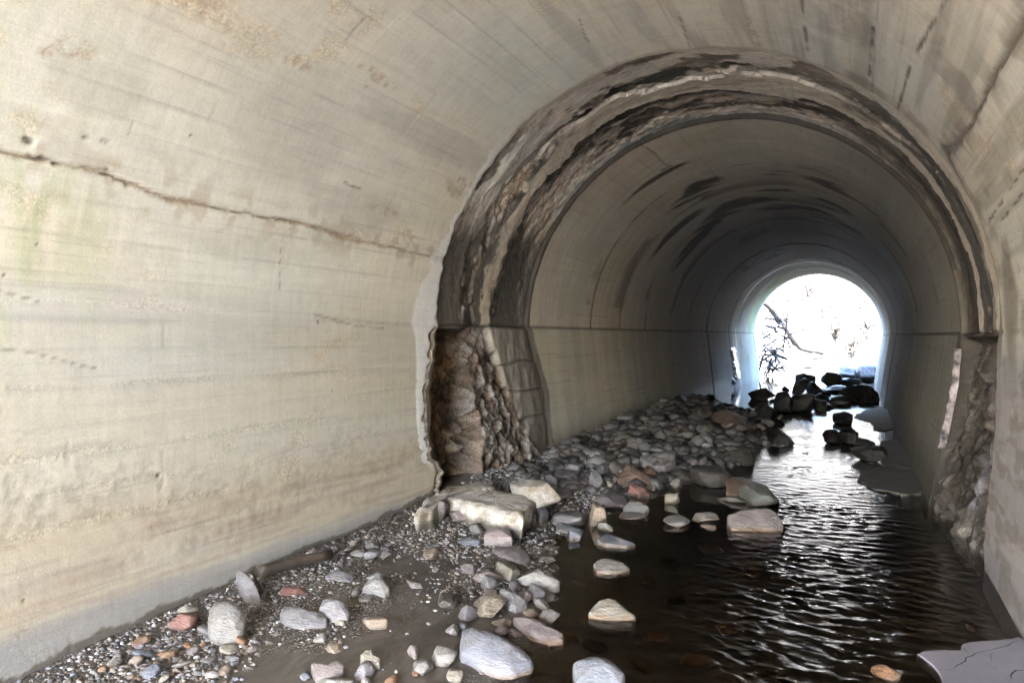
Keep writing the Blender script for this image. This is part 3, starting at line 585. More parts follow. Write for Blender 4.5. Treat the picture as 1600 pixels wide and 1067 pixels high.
def y_steps(a, b, f):
    out = [a]
    while out[-1] < b: out.append(out[-1] + f(out[-1]))
    out = np.array(out); return a + (out - a) * (b - a) / (out[-1] - a)
def lining(name, ys, ds, fn, parent, smax_l=1.75, smax_r=1.75):
    s = np.arange(-(S0 + smax_l), S0 + smax_r + ds, ds); s = s * (S0 + smax_r) / s[-1] if False else s
    Yu, Sg = np.meshgrid(ys, s, indexing='ij'); Yw = warp(Yu, Sg)
    if fn is band_paint: c, d, wet, rough = fn(Yw, Sg, Yu)
    elif fn is near_paint: c, d, wet, rough = fn(Yw, Sg, Yu)
    else: c, d, wet, rough = fn(Yw, Sg)
    if fn is far_paint: g = ss(YF + .05, YF + .015, Yu + .03 * (fbm(Yw * 20, Sg * 12, 4, 8) - .5)); c = lerp(c, (.045, .04, .035), .9 * g)
    # neighbours meet in the same line
    e = np.ones(len(ys)); 
    k = ss(0, .03, ys - ys[0]) * ss(0, .03, ys[-1] - ys) if fn is not near_paint else ss(0, .03, ys[-1] - ys)
    d = d * k[:, None]
    V = surface(Yw, Sg, d).reshape(-1, 3); n, m = Yu.shape
    return mesh_np(name, V, grid_faces(n, m), M_CON, parent, uv=np.stack([Yw.ravel(), Sg.ravel()], 1), col=c.reshape(-1, 3), att={'wet': wet.ravel(), 'rough': np.clip(rough, 0, 1).ravel()})

culvert = props(empty('concrete_culvert'), 'pale arched concrete culvert the stream runs through, its lining broken open in a ring', 'culvert')
DQ = QUAL
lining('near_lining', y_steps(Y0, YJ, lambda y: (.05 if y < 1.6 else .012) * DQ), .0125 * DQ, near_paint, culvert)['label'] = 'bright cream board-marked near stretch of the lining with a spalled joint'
lining('broken_joint', y_steps(YJ, YF, lambda y: .010 * DQ), .0125 * DQ, band_paint, culvert)['label'] = 'dark stained ring where the lining has crumbled away'
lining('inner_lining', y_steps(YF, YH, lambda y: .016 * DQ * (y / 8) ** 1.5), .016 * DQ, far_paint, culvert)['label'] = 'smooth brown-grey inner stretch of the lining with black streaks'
lining('mouth_lining', y_steps(YH, YE, lambda y: .06 * DQ), .03 * DQ, end_paint, culvert)['label'] = 'green tinged lining at the far mouth'
# projecting dark ring lip at the far joint
def ring_lip(name, y, w, t, mat):
    s = np.arange(-(S0 + 1.75), S0 + 1.75, .04); prof = [(y - w, 0), (y - w * .6, t), (y + w * .6, t), (y + w, 0)]
    V = np.stack([surface(np.full_like(s, a), s, np.full_like(s, b)) for a, b in prof], 0)
    return mesh_np(name, V.reshape(-1, 3), grid_faces(4, len(s)), mat, culvert, smooth=False)
# thick outer face at both mouths: a headwall with the arch cut out of it
def headwall(name, y, dirn, half=4.2, top=3.0):
    s = np.linspace(-(S0 + 1.75), S0 + 1.75, 120)
    inner = surface(np.full_like(s, y), s, np.zeros_like(s))
    P = []
    for p in inner:
        x, z = p[0], p[2]
        if z >= 0:
            k = min(half / max(abs(x), 1e-6), top / max(z, 1e-6)); P.append((x * k, z * k))
        else: P.append((half * np.sign(x), z))
    P = np.array(P); V = []
    for yy in (y, y + dirn * .45):
        V.append(np.stack([inner[:, 0], np.full(len(s), yy), inner[:, 2]], 1)); V.append(np.stack([P[:, 0], np.full(len(s), yy), P[:, 1]], 1))
    n = len(s); V = np.concatenate(V); F = []
    for i in range(n - 1):
        F += [(i, i + 1, n + i + 1, n + i), (2 * n + i, 3 * n + i, 3 * n + i + 1, 2 * n + i + 1), (n + i, n + i + 1, 3 * n + i + 1, 3 * n + i), (i, 2 * n + i, 2 * n + i + 1, i + 1)]
    return mesh_np(name, V, np.array(F), M_EXT, culvert, smooth=False)
headwall('near_headwall', Y0, -1); headwall('far_headwall', YE, 1)
# strips on the broken edges, pale colour standing in for their wet glare
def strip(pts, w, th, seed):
    """a lumpy strip of painted glare laid over the wall through the pixels' wall points"""
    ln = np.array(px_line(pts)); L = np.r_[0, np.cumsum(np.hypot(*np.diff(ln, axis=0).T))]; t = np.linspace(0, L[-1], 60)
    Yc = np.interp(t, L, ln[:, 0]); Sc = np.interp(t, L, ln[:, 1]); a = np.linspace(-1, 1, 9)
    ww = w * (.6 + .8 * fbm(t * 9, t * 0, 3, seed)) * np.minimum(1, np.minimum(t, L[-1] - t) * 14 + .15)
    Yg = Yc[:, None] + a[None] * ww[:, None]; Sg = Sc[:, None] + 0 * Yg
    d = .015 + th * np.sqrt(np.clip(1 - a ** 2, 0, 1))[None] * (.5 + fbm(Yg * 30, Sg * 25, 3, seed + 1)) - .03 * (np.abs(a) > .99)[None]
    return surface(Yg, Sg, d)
for pts, w, th, sd, lb in (([(1499, 545), (1494, 600), (1482, 660), (1472, 700)], .032, .025, 7, 'pinkish white strip painted as the wet highlight on the broken joint edge'), ([(1143, 541), (1146, 560), (1150, 580), (1152, 592)], .5, .06, 8, 'pale strip painted as the lit broken edge at the far joint')):
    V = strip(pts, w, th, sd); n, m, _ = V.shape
    mesh_np('edge_glare_strip', V.reshape(-1, 3), grid_faces(n, m), M_GLARE, culvert)['label'] = lb
# ------------------------------------------------------------------ stream bed, water, the valley at both mouths
ys = np.r_[np.arange(Y0 - 6, 1.8, .08 * QUAL), y_steps(1.8, YE, lambda y: .016 * QUAL * max(1, (y / 4.5) ** 1.7)), np.arange(YE + .4, 60, .4)]
xs = np.arange(-2.3, 2.301, .018 * QUAL)
GX, GY = np.meshgrid(xs, ys, indexing='xy')
GZ = ground(GX, GY)
gr = ss(.44, .60, fbm(GX * 1.6 + 2, GY * 1.1, 4, 130)) * ss(-.15, .1, water_edge(GY) - GX)
gr = np.maximum(gr, ss(.35, .1, np.hypot((GX + 1.35) / 1.0, (GY - 5.35) / 1.3) - .3) * .95)
gr = np.maximum(gr, ss(7.0, 8.2, GY) * ss(-.2, .2, water_edge(GY) - GX)); gr = np.maximum(gr, ss(.0, -.3, GX + 1.25 + (GY - 3) * .2) * .9 * ss(4.6, 3.6, GY))
GZ = GZ + gr * .012 * (fbm(GX * 22, GY * 22, 3, 131) - .4)
mesh_np('stream_bed', np.stack([GX, GY, GZ], -1).reshape(-1, 3), grid_faces(*GX.shape)[:, ::-1], M_GROUND, att={'grit': gr.ravel()})
props(bpy.data.objects['stream_bed'], kind='structure')

# water: real waves in the running channel, calm in the left-hand pool
wy = np.r_[np.arange(Y0 - 6, 2.4, .15), y_steps(2.4, 30, lambda y: .013 * QUAL * max(1, (y / 5.5) ** 1.9)), np.arange(30.5, 60, .5)]
wx = np.r_[np.arange(-2.25, -.25, .04), np.arange(-.25, 2.2, .016 * QUAL)]
WX, WY = np.meshgrid(wx, wy, indexing='xy')
rng = np.random.default_rng(11)
def waves(X, Y):
    h = np.zeros_like(X); wxp = X + .10 * (fbm(X * 1.6, Y * 1.6, 3, 135) - .5); wyp = Y + .30 * (fbm(X * 1.6, Y * 1.1, 3, 136) - .5) + .05 * (X - .9) ** 2
    for i in range(40):
        lam = math.exp(rng.uniform(math.log(.035), math.log(.19))); a = rng.normal(.06, .5); k = 2 * math.pi / lam; sl = .050 * rng.uniform(.5, 1.2)
        h = h + sl / k * np.sin(k * (wyp * math.cos(a) + wxp * math.sin(a)) + rng.uniform(0, 6.28))
    return h
edge = tri(WY, [2.5, 3.4, 5, 6.6, 8, 9.5, 12, 18, 60], [.0, .12, .22, .38, .1, -.1, -.1, -.6, -2.2])
amp = ss(-.22, .30, WX - edge - .35 * (fbm(WX * 2, WY * 1.4, 3, 137) - .5)) * (.35 + 1.2 * ss(.3, .7, fbm(WX * 3.0, WY * 2.4, 5, 138))) * tri(WX, [1.2, 1.75], [1, .25])
calm = .05
H = waves(WX, WY) * (calm + amp * tri(WY, [2, 4, 7, 12, 30], [1.25, 1.1, .78, .5, .4]))
mesh_np('water', np.stack([WX, WY, WZ + H], -1).reshape(-1, 3), grid_faces(*WX.shape)[:, ::-1], M_WATER, att={'ripple': np.clip(amp + .04, 0, 1.3).ravel()})
props(bpy.data.objects['water'], kind='structure')

def grid_obj(name, xs, ys, fz, mat):
    X, Y = np.meshgrid(xs, ys, indexing='xy'); Z = fz(X, Y)
    return props(mesh_np(name, np.stack([X, Y, Z], -1).reshape(-1, 3), grid_faces(*X.shape)[:, ::-1], mat), kind='structure')
xo = np.unique(np.r_[np.linspace(-200, -12, 30), np.linspace(-12, 12, 97), np.linspace(12, 200, 30)])
def emb(X, Y): return 3.05 - .45 * np.maximum(0, np.abs(X) - 4.2) + .15 * (fbm(X * .6, Y * .6, 4, 140) - .5) * (np.abs(X) > 4.3)
grid_obj('embankment', xo[np.abs(xo) <= 16], np.linspace(Y0 - .45, YE + .45, 60), lambda X, Y: np.maximum(emb(X, Y), WZ - .2), M_ROAD)
def valley(X, Y):
    dy = np.where(Y < 0, Y0 - .45 - Y, Y - YE - .45); ax = np.abs(X - np.where(Y > 0, .03 * np.maximum(dy - 4, 0) ** 1.3, 0))
    gully = WZ - .25 + np.maximum(0, ax - 2.15 - .22 * np.minimum(dy, 6)) * tri(dy, [0, 6], [2.2, .55]) + .25 * (fbm(X * .5, Y * .5, 4, 141) - .5) * (ax > 2.4)
    slope = emb(X, Y) - .5 * dy
    z = np.where(np.abs(X) < 4.2 + 0 * dy, np.minimum(gully, np.maximum(slope, gully * 0 + 3.0)), np.minimum(np.maximum(slope, gully * 0 - 9), 50))
    z = np.where(np.abs(X) < 4.2, gully, np.maximum(np.minimum(gully, slope), np.minimum(gully, WZ + 1.2)))
    far = np.maximum(0, dy - 22); z = z + np.where(Y > 0, np.minimum(far * .55, 14), 0)
    return np.minimum(z, np.where(dy < 1, 3.0, 30) + 0 * z)
grid_obj('near_ground', xo, np.r_[-200, -120, -80, -50, np.linspace(-35, Y0 - .46, 60)], valley, M_SNOW)
grid_obj('far_ground', xo, np.r_[np.linspace(YE + .46, YE + 45, 90), 90, 120, 200, 400], valley, M_BANK)
# ------------------------------------------------------------------ stones
_ico = {}
def ico(n):
    if n not in _ico:
        import bmesh
        bm = bmesh.new(); bmesh.ops.create_icosphere(bm, subdivisions=n, radius=1.0)
        _ico[n] = (np.array([v.co[:] for v in bm.verts]), np.array([[v.index for v in f.verts] for f in bm.faces])); bm.free()
    return _ico[n]
def n3(P, f, seed, o=3):
    return (fbm(P[:, 0] * f + 50, P[:, 1] * f + 50, o, seed) + fbm(P[:, 1] * f + 90, P[:, 2] * f + 20, o, seed + 7) + fbm(P[:, 2] * f + 10, P[:, 0] * f + 70, o, seed + 13)) / 3 - .5
def stone_shape(seed, ang, rough, sub, planes=None):
    """ang 0 = river-rounded, 1 = broken"""
    r = np.random.default_rng(seed); D, F = ico(sub)
    N = r.normal(size=(planes or int(9 + 4 * r.random()), 3)); N /= np.linalg.norm(N, axis=1)[:, None]; N = np.vstack([N, -N[:4]])
    dist = r.uniform(.55, 1.0, len(N)); p = 8 + 30 * ang
    q = (np.maximum(D @ N.T, 1e-3) / dist) ** p; rad = q.sum(1) ** (-1 / p)
    rad = np.minimum(rad, 1.5); k = .35 + .65 * ang; rad = rad ** k
    P = D * rad[:, None]
    P = P + D * (n3(P, 1.1, seed % 40, 3) * (.35 + .25 * (1 - ang)) + n3(P, 4.2, seed % 40 + 3, 4) * rough)[:, None]
    P -= (P.max(0) + P.min(0)) / 2; P /= (P.max(0) - P.min(0)) / 2
    return P, F
PLACED = []      # (object, x, y, z, width, depth, height)
AX = RC[:, 0].copy(); AX[2] = 0; AX /= np.linalg.norm(AX); AY = np.array([-AX[1], AX[0], 0])
def stone(box, mat, ang=.5, flat=.55, yaw=0, roll=0, rough=.12, sub=4, name='stone', sink=.28, seed=None, drop=0.0, z=None):
    x0, y0, x1, y1 = box; cx, cyy = (x0 + x1) / 2, (y0 + y1) / 2
    P = at_ground(cx, y0 * .10 + y1 * .90 if mat == 'dark' else y0 * .35 + y1 * .65); dep = (P - CAM) @ RC[:, 1]; f = FPX / dep
    dv = P - CAM; el = math.atan2(-dv[2], math.hypot(dv[0], dv[1]))
    w = (x1 - x0) / f; hp = (y1 - y0) / f
    h = flat * w; vis = 1 - sink
    q = hp ** 2 - (h * vis * math.cos(el)) ** 2
    d = math.sqrt(max(q, 0)) / math.sin(el)
    if d < .55 * w:
        d = .55 * w; h = math.sqrt(max(hp ** 2 - (d * math.sin(el)) ** 2, (.3 * hp) ** 2)) / math.cos(el) / vis
    if d > 1.5 * w: d = 1.5 * w; h = math.sqrt(max(hp ** 2 - (d * math.sin(el)) ** 2, (.3 * hp) ** 2)) / math.cos(el) / vis
    h = min(h, 2.1 * w)
    if mat == 'dark': h *= .85
    sd = seed if seed is not None else int(abs(x0 * 7 + y0 * 13 + x1 * 3)) + 1
    if mat == 'dark': rough, ang, sub = max(rough, .2), .7, max(sub, 4)
    V, F = stone_shape(sd, min(1, ang * .8 + .38), rough * 1.3, sub)
    V = V * np.array([w / 2, d / 2, h / 2])
    # undo the spin so that the footprint still fills the same width
    if roll:
        a = math.radians(roll); V = V @ np.array([[math.cos(a), 0, -math.sin(a)], [0, 1, 0], [math.sin(a), 0, math.cos(a)]])
    if yaw:
        a = math.radians(yaw); V = V @ np.array([[math.cos(a), math.sin(a), 0], [-math.sin(a), math.cos(a), 0], [0, 0, 1]])
        V[:, 0] *= (w / 2) / max(abs(V[:, 0]).max(), 1e-6)
    V = V @ np.stack([AX, AY, [0, 0, 1]])
    g = max(float(ground(P[0], P[1])), WZ) if z is None else z
    g2 = P
    zc = g + h * (.5 - sink) - drop
    # centre on the line of sight through the middle of the box
    v = ray(cx, cyy); t = (zc + h * .05 - CAM[2]) / v[2]; Q = CAM + v * t
    if z is None: Q = Q * .5 + np.array([P[0], P[1], 0]) * .5 if abs(Q[1] - P[1]) > .5 else Q
    gg = max(float(ground(Q[0], Q[1])), WZ) if z is None else z
    zc = gg + h * (.5 - sink) - drop
    if mat == 'dark': Q = CAM + v * (((P - CAM) @ RC[:, 1] + d * .3) / (v @ RC[:, 1])); zc = Q[2]
    o = mesh_np(name, V, F, RM[mat]); o.location = (Q[0], Q[1], zc)
    PLACED.append([o, Q[0], Q[1], zc, w, d, h, mat, ang, (cx, cyy, x1 - x0, y1 - y0)])
    return o

# every entry: pixel box in the photograph -> real size and place on the bank; material; angularity; flatness; label
BIG = [
 ((325, 940, 386, 996), 'white', .5, .85, 'big pale angular boulder among the pebbles near the left wall', dict(rough=.12, seed=77, sub=5)),
 ((378, 889, 401, 938), 'lav', .9, 1.9, 'tall grey-lavender slab leaning up beside the dark branch', dict(roll=24, sink=.05, seed=31)),
 ((266, 953, 311, 985), 'red', .8, .5, 'dull brick-red flat stone against the left wall', {}),
 ((277, 944, 312, 958), 'cream', .5, .5, 'pinkish cream stone lying on top edge of the brick-red stone', dict(sink=.0)),
 ((437, 946, 512, 982), 'lav', .25, .5, 'long smooth pale grey boulder on the silt, left of the two-lobed one', dict(rough=.05)),
 ((497, 934, 547, 967), 'lav', .45, .7, 'pale grey two-lobed boulder on the silt', dict(rough=.07)),
 ((508, 888, 553, 914), 'lav', .6, .45, 'pinkish grey wedge-shaped stone alone on the silt near the branch', {}),
 ((567, 904, 609, 931), 'white', .35, .7, 'round white stone on the silt with a grey flat one behind it', dict(rough=.06)),
 ((574, 892, 603, 907), 'gray', .4, .5, 'flat grey stone tucked behind the round white one', {}),
 ((438, 917, 483, 930), 'red', .5, .3, 'flat reddish stone half sunk in silt', dict(sink=.4)),
 ((566, 964, 607, 982), 'tan', .4, .5, 'brown stone with a pale top alone on the silt', {}),
 ((486, 1033, 541, 1062), 'pink', .6, .5, 'pale pink angular stone at the bottom edge of the photo', {}),
 ((493, 1056, 552, 1078), 'white', .35, .5, 'pale stone cut off by the bottom edge of the photo', {}),
 ((562, 1013, 596, 1041), 'cream', .45, .75, 'yellowish cream lumpy stone near the bottom edge', {}),
 ((555, 1034, 586, 1058), 'lav', .5, .6, 'grey-white stone in front of the yellowish cream one', {}),
 ((716, 980, 835, 1057), 'bluepink', .85, .42, 'largest blue-grey slab with a pink corner and thin white veins', dict(yaw=-32, rough=.03, sub=5)),
 ((801, 962, 883, 1008), 'pink', .8, .32, 'long flat pinkish grey slab behind the largest blue-grey one', dict(yaw=-28, rough=.05, sub=5)),
 ((895, 1026, 977, 1077), 'blue', .5, .55, 'rounded blue-grey boulder standing in the pool at the bottom', dict(rough=.05, sub=5)),
 ((919, 934, 995, 968), 'cream', .45, .55, 'domed cream-white stone with a rusty foot, alone in the pool', dict(rough=.04, sub=5, seed=12)),
 ((926, 873, 984, 894), 'white', .35, .35, 'low oval white stone alone in the pool', dict(rough=.03)),
 ((933, 833, 997, 857), 'blue', .5, .35, 'pale bluish wedge stone at the pool edge', dict(yaw=-15, rough=.05)),
 ((806, 888, 876, 919), 'white', .75, .45, 'white triangular stone at the edge of the pool', dict(rough=.07, sub=5)),
 ((773, 879, 816, 904), 'cream', .55, .6, 'cream lumpy stone left of the white triangular one', {}),
 ((740, 889, 785, 910), 'pink', .4, .5, 'pink-grey stone between a cream one and a round lavender one', {}),
 ((751, 900, 779, 921), 'lav', .1, .75, 'round lavender egg-shaped stone in front of the pink-grey one', dict(rough=.02)),
 ((780, 919, 825, 953), 'gray', .6, .5, 'smooth grey tilted block in the middle heap', dict(yaw=-30, rough=.04)),
 ((734, 927, 793, 962), 'congl', .6, .45, 'rough speckled tan lump in the middle heap', dict(rough=.22, sub=5)),
 ((716, 944, 751, 969), 'lav', .1, .75, 'round lavender ball-like stone left of the speckled tan lump', dict(rough=.02)),
 ((685, 929, 716, 948), 'murk', .8, .6, 'dark grey wedge rising from the silt left of the middle heap', {}),
 ((804, 920, 833, 939), 'pink', .4, .5, 'small pinkish oblong stone in the middle heap', {}),
 ((825, 913, 852, 935), 'lav', .4, .8, 'lavender upright stone in the middle heap', {}),
 ((832, 934, 858, 951), 'white', .8, .6, 'white angular stone at the pool side of the middle heap', {}),
 ((842, 953, 876, 972), 'white', .5, .5, 'white knobbly stone next to the pool in the middle heap', dict(rough=.15)),
 ((816, 950, 842, 963), 'cream', .4, .45, 'small speckled cream stone left of the white knobbly one', {}),
 ((768, 967, 801, 981), 'tan', .5, .4, 'flat tan stone behind the pink slab end', {}),
 ((773, 976, 796, 993), 'mauve', .5, .6, 'small mauve stone between the two long slabs', {}),
 ((793, 980, 818, 995), 'pink', .7, .5, 'small rosy angular stone between the two long slabs', {}),
 ((756, 920, 779, 932), 'mauve', .5, .5, 'little mauve flat stone behind the speckled tan lump', {}),
 ((794, 908, 814, 921), 'lav', .3, .5, 'little lavender oval stone below the cream lumpy one', {}),
 ((720, 881, 746, 896), 'mauve', .5, .5, 'mauve grey stone at the top left of the middle heap', {}),
 ((745, 883, 771, 894), 'gray', .5, .4, 'flat grey stone at the top of the middle heap', {}),
 ((696, 975, 719, 992), 'gray', .7, .6, 'grey stone with white face left of the largest blue-grey slab', {}),
 ((714, 972, 729, 983), 'blue', .3, .6, 'tiny bluish stone behind the largest slab', {}),
 ((675, 1008, 715, 1035), 'white', .75, .6, 'blocky white stone left of the largest blue-grey slab', {}),
 ((646, 1026, 678, 1051), 'white', .7, .7, 'white stone with ribbed side below the blocky white one', {}),
 ((697, 1044, 725, 1063), 'cream', .7, .6, 'small white stone at the bottom left of the largest slab', {}),
 ((636, 1007, 656, 1026), 'mauve', .6, .7, 'small pinkish dark stone left of the blocky white one', {}),
 ((643, 1046, 658, 1056), 'rust', .3, .5, 'tiny orange pebble at the foot of the ribbed white stone', {}),
 ((601, 1056, 623, 1072), 'rust', .5, .6, 'orange-brown pebble at the bottom edge of the photo', {}),
 ((564, 1056, 581, 1070), 'white', .6, .6, 'small white stone on the bottom edge left of the orange-brown pebble', {}),
 ((469, 1049, 486, 1062), 'blue', .3, .6, 'small bluish white stone left of the pale pink one', {}),
 ((492, 987, 512, 1002), 'white', .8, .6, 'small bright angular stone below the long smooth boulder', {}),
 ((523, 967, 541, 977), 'cream', .6, .5, 'small pale stone at the foot of the two-lobed boulder', {}),
 ((550, 920, 562, 930), 'white', .2, .7, 'tiny white round pebble left of the round white stone', {}),
 ((562, 929, 583, 940), 'white', .5, .4, 'small white flat stone in front of the round white one', {}),
 ((511, 1004, 540, 1020), 'tan', .2, .4, 'brown oval stone sunk in the silt above the pink one', dict(sink=.45)),
 ((633, 905, 661, 918), 'mauve', .8, .4, 'thin mauve shard sticking from the silt', {}),
 ((660, 858, 686, 874), 'tan', .2, .45, 'smooth brown stone on the gritty slope', dict(sink=.35)),
 ((675, 886, 686, 893), 'white', .4, .5, 'tiny white pebble on bare silt right of the gritty slope', {}),
 ((688, 922, 701, 933), 'cream', .2, .7, 'tiny yellowish round pebble beside the dark grey wedge', {}),
 # by the broken concrete
 ((676, 773, 699, 807), 'mauve', .3, 1.2, 'upright mauve oval stone leaning on the broken concrete block', dict(sink=.1)),
 ((702, 791, 744, 812), 'pink', .4, .5, 'pinkish grey stone under the broken concrete block', {}),
 ((731, 817, 755, 833), 'lav', .6, .4, 'lavender flake below the broken concrete block', {}),
 ((714, 838, 750, 853), 'blue', .6, .4, 'flat bluish white stone below the gritty slope', {}),
 ((755, 825, 802, 849), 'pink', .8, .5, 'blocky pink stone with a dark red side', dict(sub=5, rough=.05)),
 ((770, 852, 831, 883), 'mauve', .7, .3, 'flat mauve grey slab at the pool edge under the blocky pink stone', dict(rough=.05, sub=5)),
 ((837, 792, 857, 817), 'lav', .3, 1.1, 'pale upright pebble right of the broken concrete block', {}),
 ((823, 799, 838, 817), 'gray', .3, 1.0, 'grey pebble squeezed against the broken block', {}),
 ((860, 797, 917, 822), 'lav', .7, .4, 'ridged lavender stone with pale stripes', dict(rough=.12)),
 ((919, 790, 947, 821), 'tan', .6, .9, 'brown upright stone right of the ridged lavender one', {}),
 ((934, 815, 957, 830), 'white', .7, .6, 'white stone at the water right of the brown upright one', {}),
 ((869, 818, 909, 831), 'blue', .6, .35, 'flat blue stone in front of the ridged lavender one', {}),
 ((886, 826, 912, 844), 'blue', .7, .6, 'blue angular stone at the water edge', {}),
 ((841, 869, 869, 878), 'white', .4, .3, 'small white and orange flake lying in shallow water', {}),
 ((974, 781, 1016, 803), 'gray', .15, .5, 'smooth grey oval cobble by the pool, on top of a flat one', dict(rough=.03)),
 ((967, 798, 1008, 812), 'lav', .5, .25, 'flat lavender stone under the smooth grey oval cobble', {}),
 ((929, 771, 980, 792), 'mauve', .6, .4, 'mauve flat slab in the rubble behind the pool', {}),
 ((865, 759, 894, 776), 'gray', .3, .5, 'grey oval stone right of the white broken lump', {}),
 ((852, 743, 873, 760), 'lav', .4, .6, 'lavender stone just above the white broken lump', {}),
 ((865, 735, 902, 752), 'mauve', .6, .4, 'mauve block in the rubble above the white lump', {}),
 ((869, 719, 911, 738), 'gray', .6, .45, 'grey stone in the rubble near the inner wall', {}),
 ((920, 738, 945, 763), 'gray', .4, .9, 'upright grey stone left of the large brown wet boulder', {}),
 ((944, 752, 962, 765), 'cream', .4, .6, 'tan cream pebble at the foot of the brown wet boulder', {}),
 ((912, 744, 920, 752), 'rust', .8, .6, 'tiny orange-red scrap of stone in the rubble', {}),
 ((962, 723, 1020, 762), 'brown', .6, .8, 'large wet brown boulder with a pointed top', dict(sub=5)),
 ((979, 757, 1012, 777), 'red', .7, .6, 'broken red stone in front of the wet brown boulder', {}),
 ((1006, 730, 1027, 749), 'rust', .7, .8, 'rust coloured stone behind the wet brown boulder', {}),
 ((1002, 704, 1057, 734), 'gray', .9, .45, 'pale grey angular slab propped on the rubble', dict(roll=8, sub=5, rough=.03)),
 ((934, 710, 986, 734), 'gray', .6, .35, 'long narrow grey stone left of the pale grey angular slab', dict(roll=16)),
 ((1049, 747, 1067, 761), 'gray', .2, .7, 'round grey pebble right of the rust stone', {}),
 ((1028, 737, 1045, 747), 'white', .3, .5, 'small whitish pebble near the rust stone', {}),
 ((1038, 770, 1062, 787), 'cream', .5, .6, 'tan-white pebble at the back edge of the pool', {}),
 ((1127, 700, 1179, 729), 'murk', .1, .6, 'smooth dark dome-shaped boulder at the stream edge', dict(rough=.03, sub=5)),
 ((1137, 794, 1228, 838), 'mauve', .35, .5, 'large smooth reddish brown boulder standing in the stream', dict(rough=.03, sub=5)),
 ((1035, 807, 1079, 822), 'gray', .3, .3, 'flat grey stone in the pool left of a thin pale one', {}),
 ((1079, 802, 1125, 814), 'white', .6, .25, 'thin pale shard in the pool behind the reddish boulder', dict(yaw=-10)),
 ((1097, 819, 1120, 827), 'gray', .4, .3, 'small flat stone in the pool beside the reddish boulder', {}),
 ((1163, 761, 1213, 789), 'green', .6, .5, 'green-grey slab slanting into the stream', {}),
 ((1127, 748, 1203, 774), 'brown', .7, .35, 'jagged pinkish brown ledge stone behind the green-grey slab', dict(rough=.15)),
 ((1124, 775, 1168, 786), 'green', .4, .25, 'low flat grey-green stone at the pool surface', {}),
 ((1080, 729, 1143, 760), 'murk', .1, .18, 'broad flat grey stone barely above the water', {}),
 ((1110, 646, 1166, 671), 'brown', .3, .5, 'long dark mauve boulder at the top of the rubble bank', dict(sub=4)),
 ((1080, 637, 1112, 665), 'murk', .4, .8, 'dark round boulder left of the long dark mauve one', {}),
 ((1045, 668, 1061, 681), 'tan', .5, .7, 'small pinkish tan stone in the dark rubble', {}),
 ((969, 653, 992, 668), 'murk', .7, .7, 'squared dark stone against the inner wall', {}),
 ((905, 699, 946, 714), 'gray', .4, .4, 'grey oval stone in the rubble close to the inner wall', {}),
 ((1160, 670, 1193, 691), 'dark', .4, .6, 'dark stone at the stream bend, left of a black domed one', {}),
 # far boulders, nearly black against the light
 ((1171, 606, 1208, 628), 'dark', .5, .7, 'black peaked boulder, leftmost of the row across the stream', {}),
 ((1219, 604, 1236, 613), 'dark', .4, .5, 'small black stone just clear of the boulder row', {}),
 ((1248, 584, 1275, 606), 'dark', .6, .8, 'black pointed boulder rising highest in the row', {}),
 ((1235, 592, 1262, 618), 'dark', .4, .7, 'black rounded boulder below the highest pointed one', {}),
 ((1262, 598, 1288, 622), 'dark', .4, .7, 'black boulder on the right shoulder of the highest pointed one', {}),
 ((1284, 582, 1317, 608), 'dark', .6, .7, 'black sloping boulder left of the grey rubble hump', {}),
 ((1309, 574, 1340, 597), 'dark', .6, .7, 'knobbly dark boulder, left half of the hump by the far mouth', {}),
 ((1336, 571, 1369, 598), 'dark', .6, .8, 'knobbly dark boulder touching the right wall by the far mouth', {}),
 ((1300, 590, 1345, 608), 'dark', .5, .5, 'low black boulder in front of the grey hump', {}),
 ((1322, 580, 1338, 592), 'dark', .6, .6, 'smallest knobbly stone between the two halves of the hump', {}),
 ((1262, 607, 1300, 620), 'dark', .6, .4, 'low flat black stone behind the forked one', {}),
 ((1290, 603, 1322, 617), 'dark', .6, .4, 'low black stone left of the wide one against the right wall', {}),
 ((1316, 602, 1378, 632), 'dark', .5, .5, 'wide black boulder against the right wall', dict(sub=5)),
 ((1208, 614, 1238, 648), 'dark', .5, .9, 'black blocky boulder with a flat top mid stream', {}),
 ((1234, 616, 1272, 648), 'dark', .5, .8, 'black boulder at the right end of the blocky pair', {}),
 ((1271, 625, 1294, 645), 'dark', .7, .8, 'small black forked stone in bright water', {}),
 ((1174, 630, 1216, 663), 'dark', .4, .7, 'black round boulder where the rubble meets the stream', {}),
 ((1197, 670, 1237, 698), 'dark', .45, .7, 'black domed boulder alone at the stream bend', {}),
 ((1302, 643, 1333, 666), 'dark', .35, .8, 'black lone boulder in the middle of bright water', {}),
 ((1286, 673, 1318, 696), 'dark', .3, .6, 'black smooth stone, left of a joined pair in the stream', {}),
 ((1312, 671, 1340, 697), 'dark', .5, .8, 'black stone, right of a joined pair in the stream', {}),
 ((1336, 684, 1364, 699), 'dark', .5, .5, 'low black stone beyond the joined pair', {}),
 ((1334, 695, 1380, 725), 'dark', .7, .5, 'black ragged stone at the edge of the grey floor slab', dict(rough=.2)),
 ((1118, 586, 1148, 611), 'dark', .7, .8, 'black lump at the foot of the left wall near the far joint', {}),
 ((1248, 567, 1268, 576), 'murk', .3, .5, 'small dark stone in white water outside the far mouth', {}),
 ((1362, 1039, 1408, 1061), 'rust', .2, .45, 'orange-brown oval stone in the water near the cracked slab', dict(sub=5)),
]
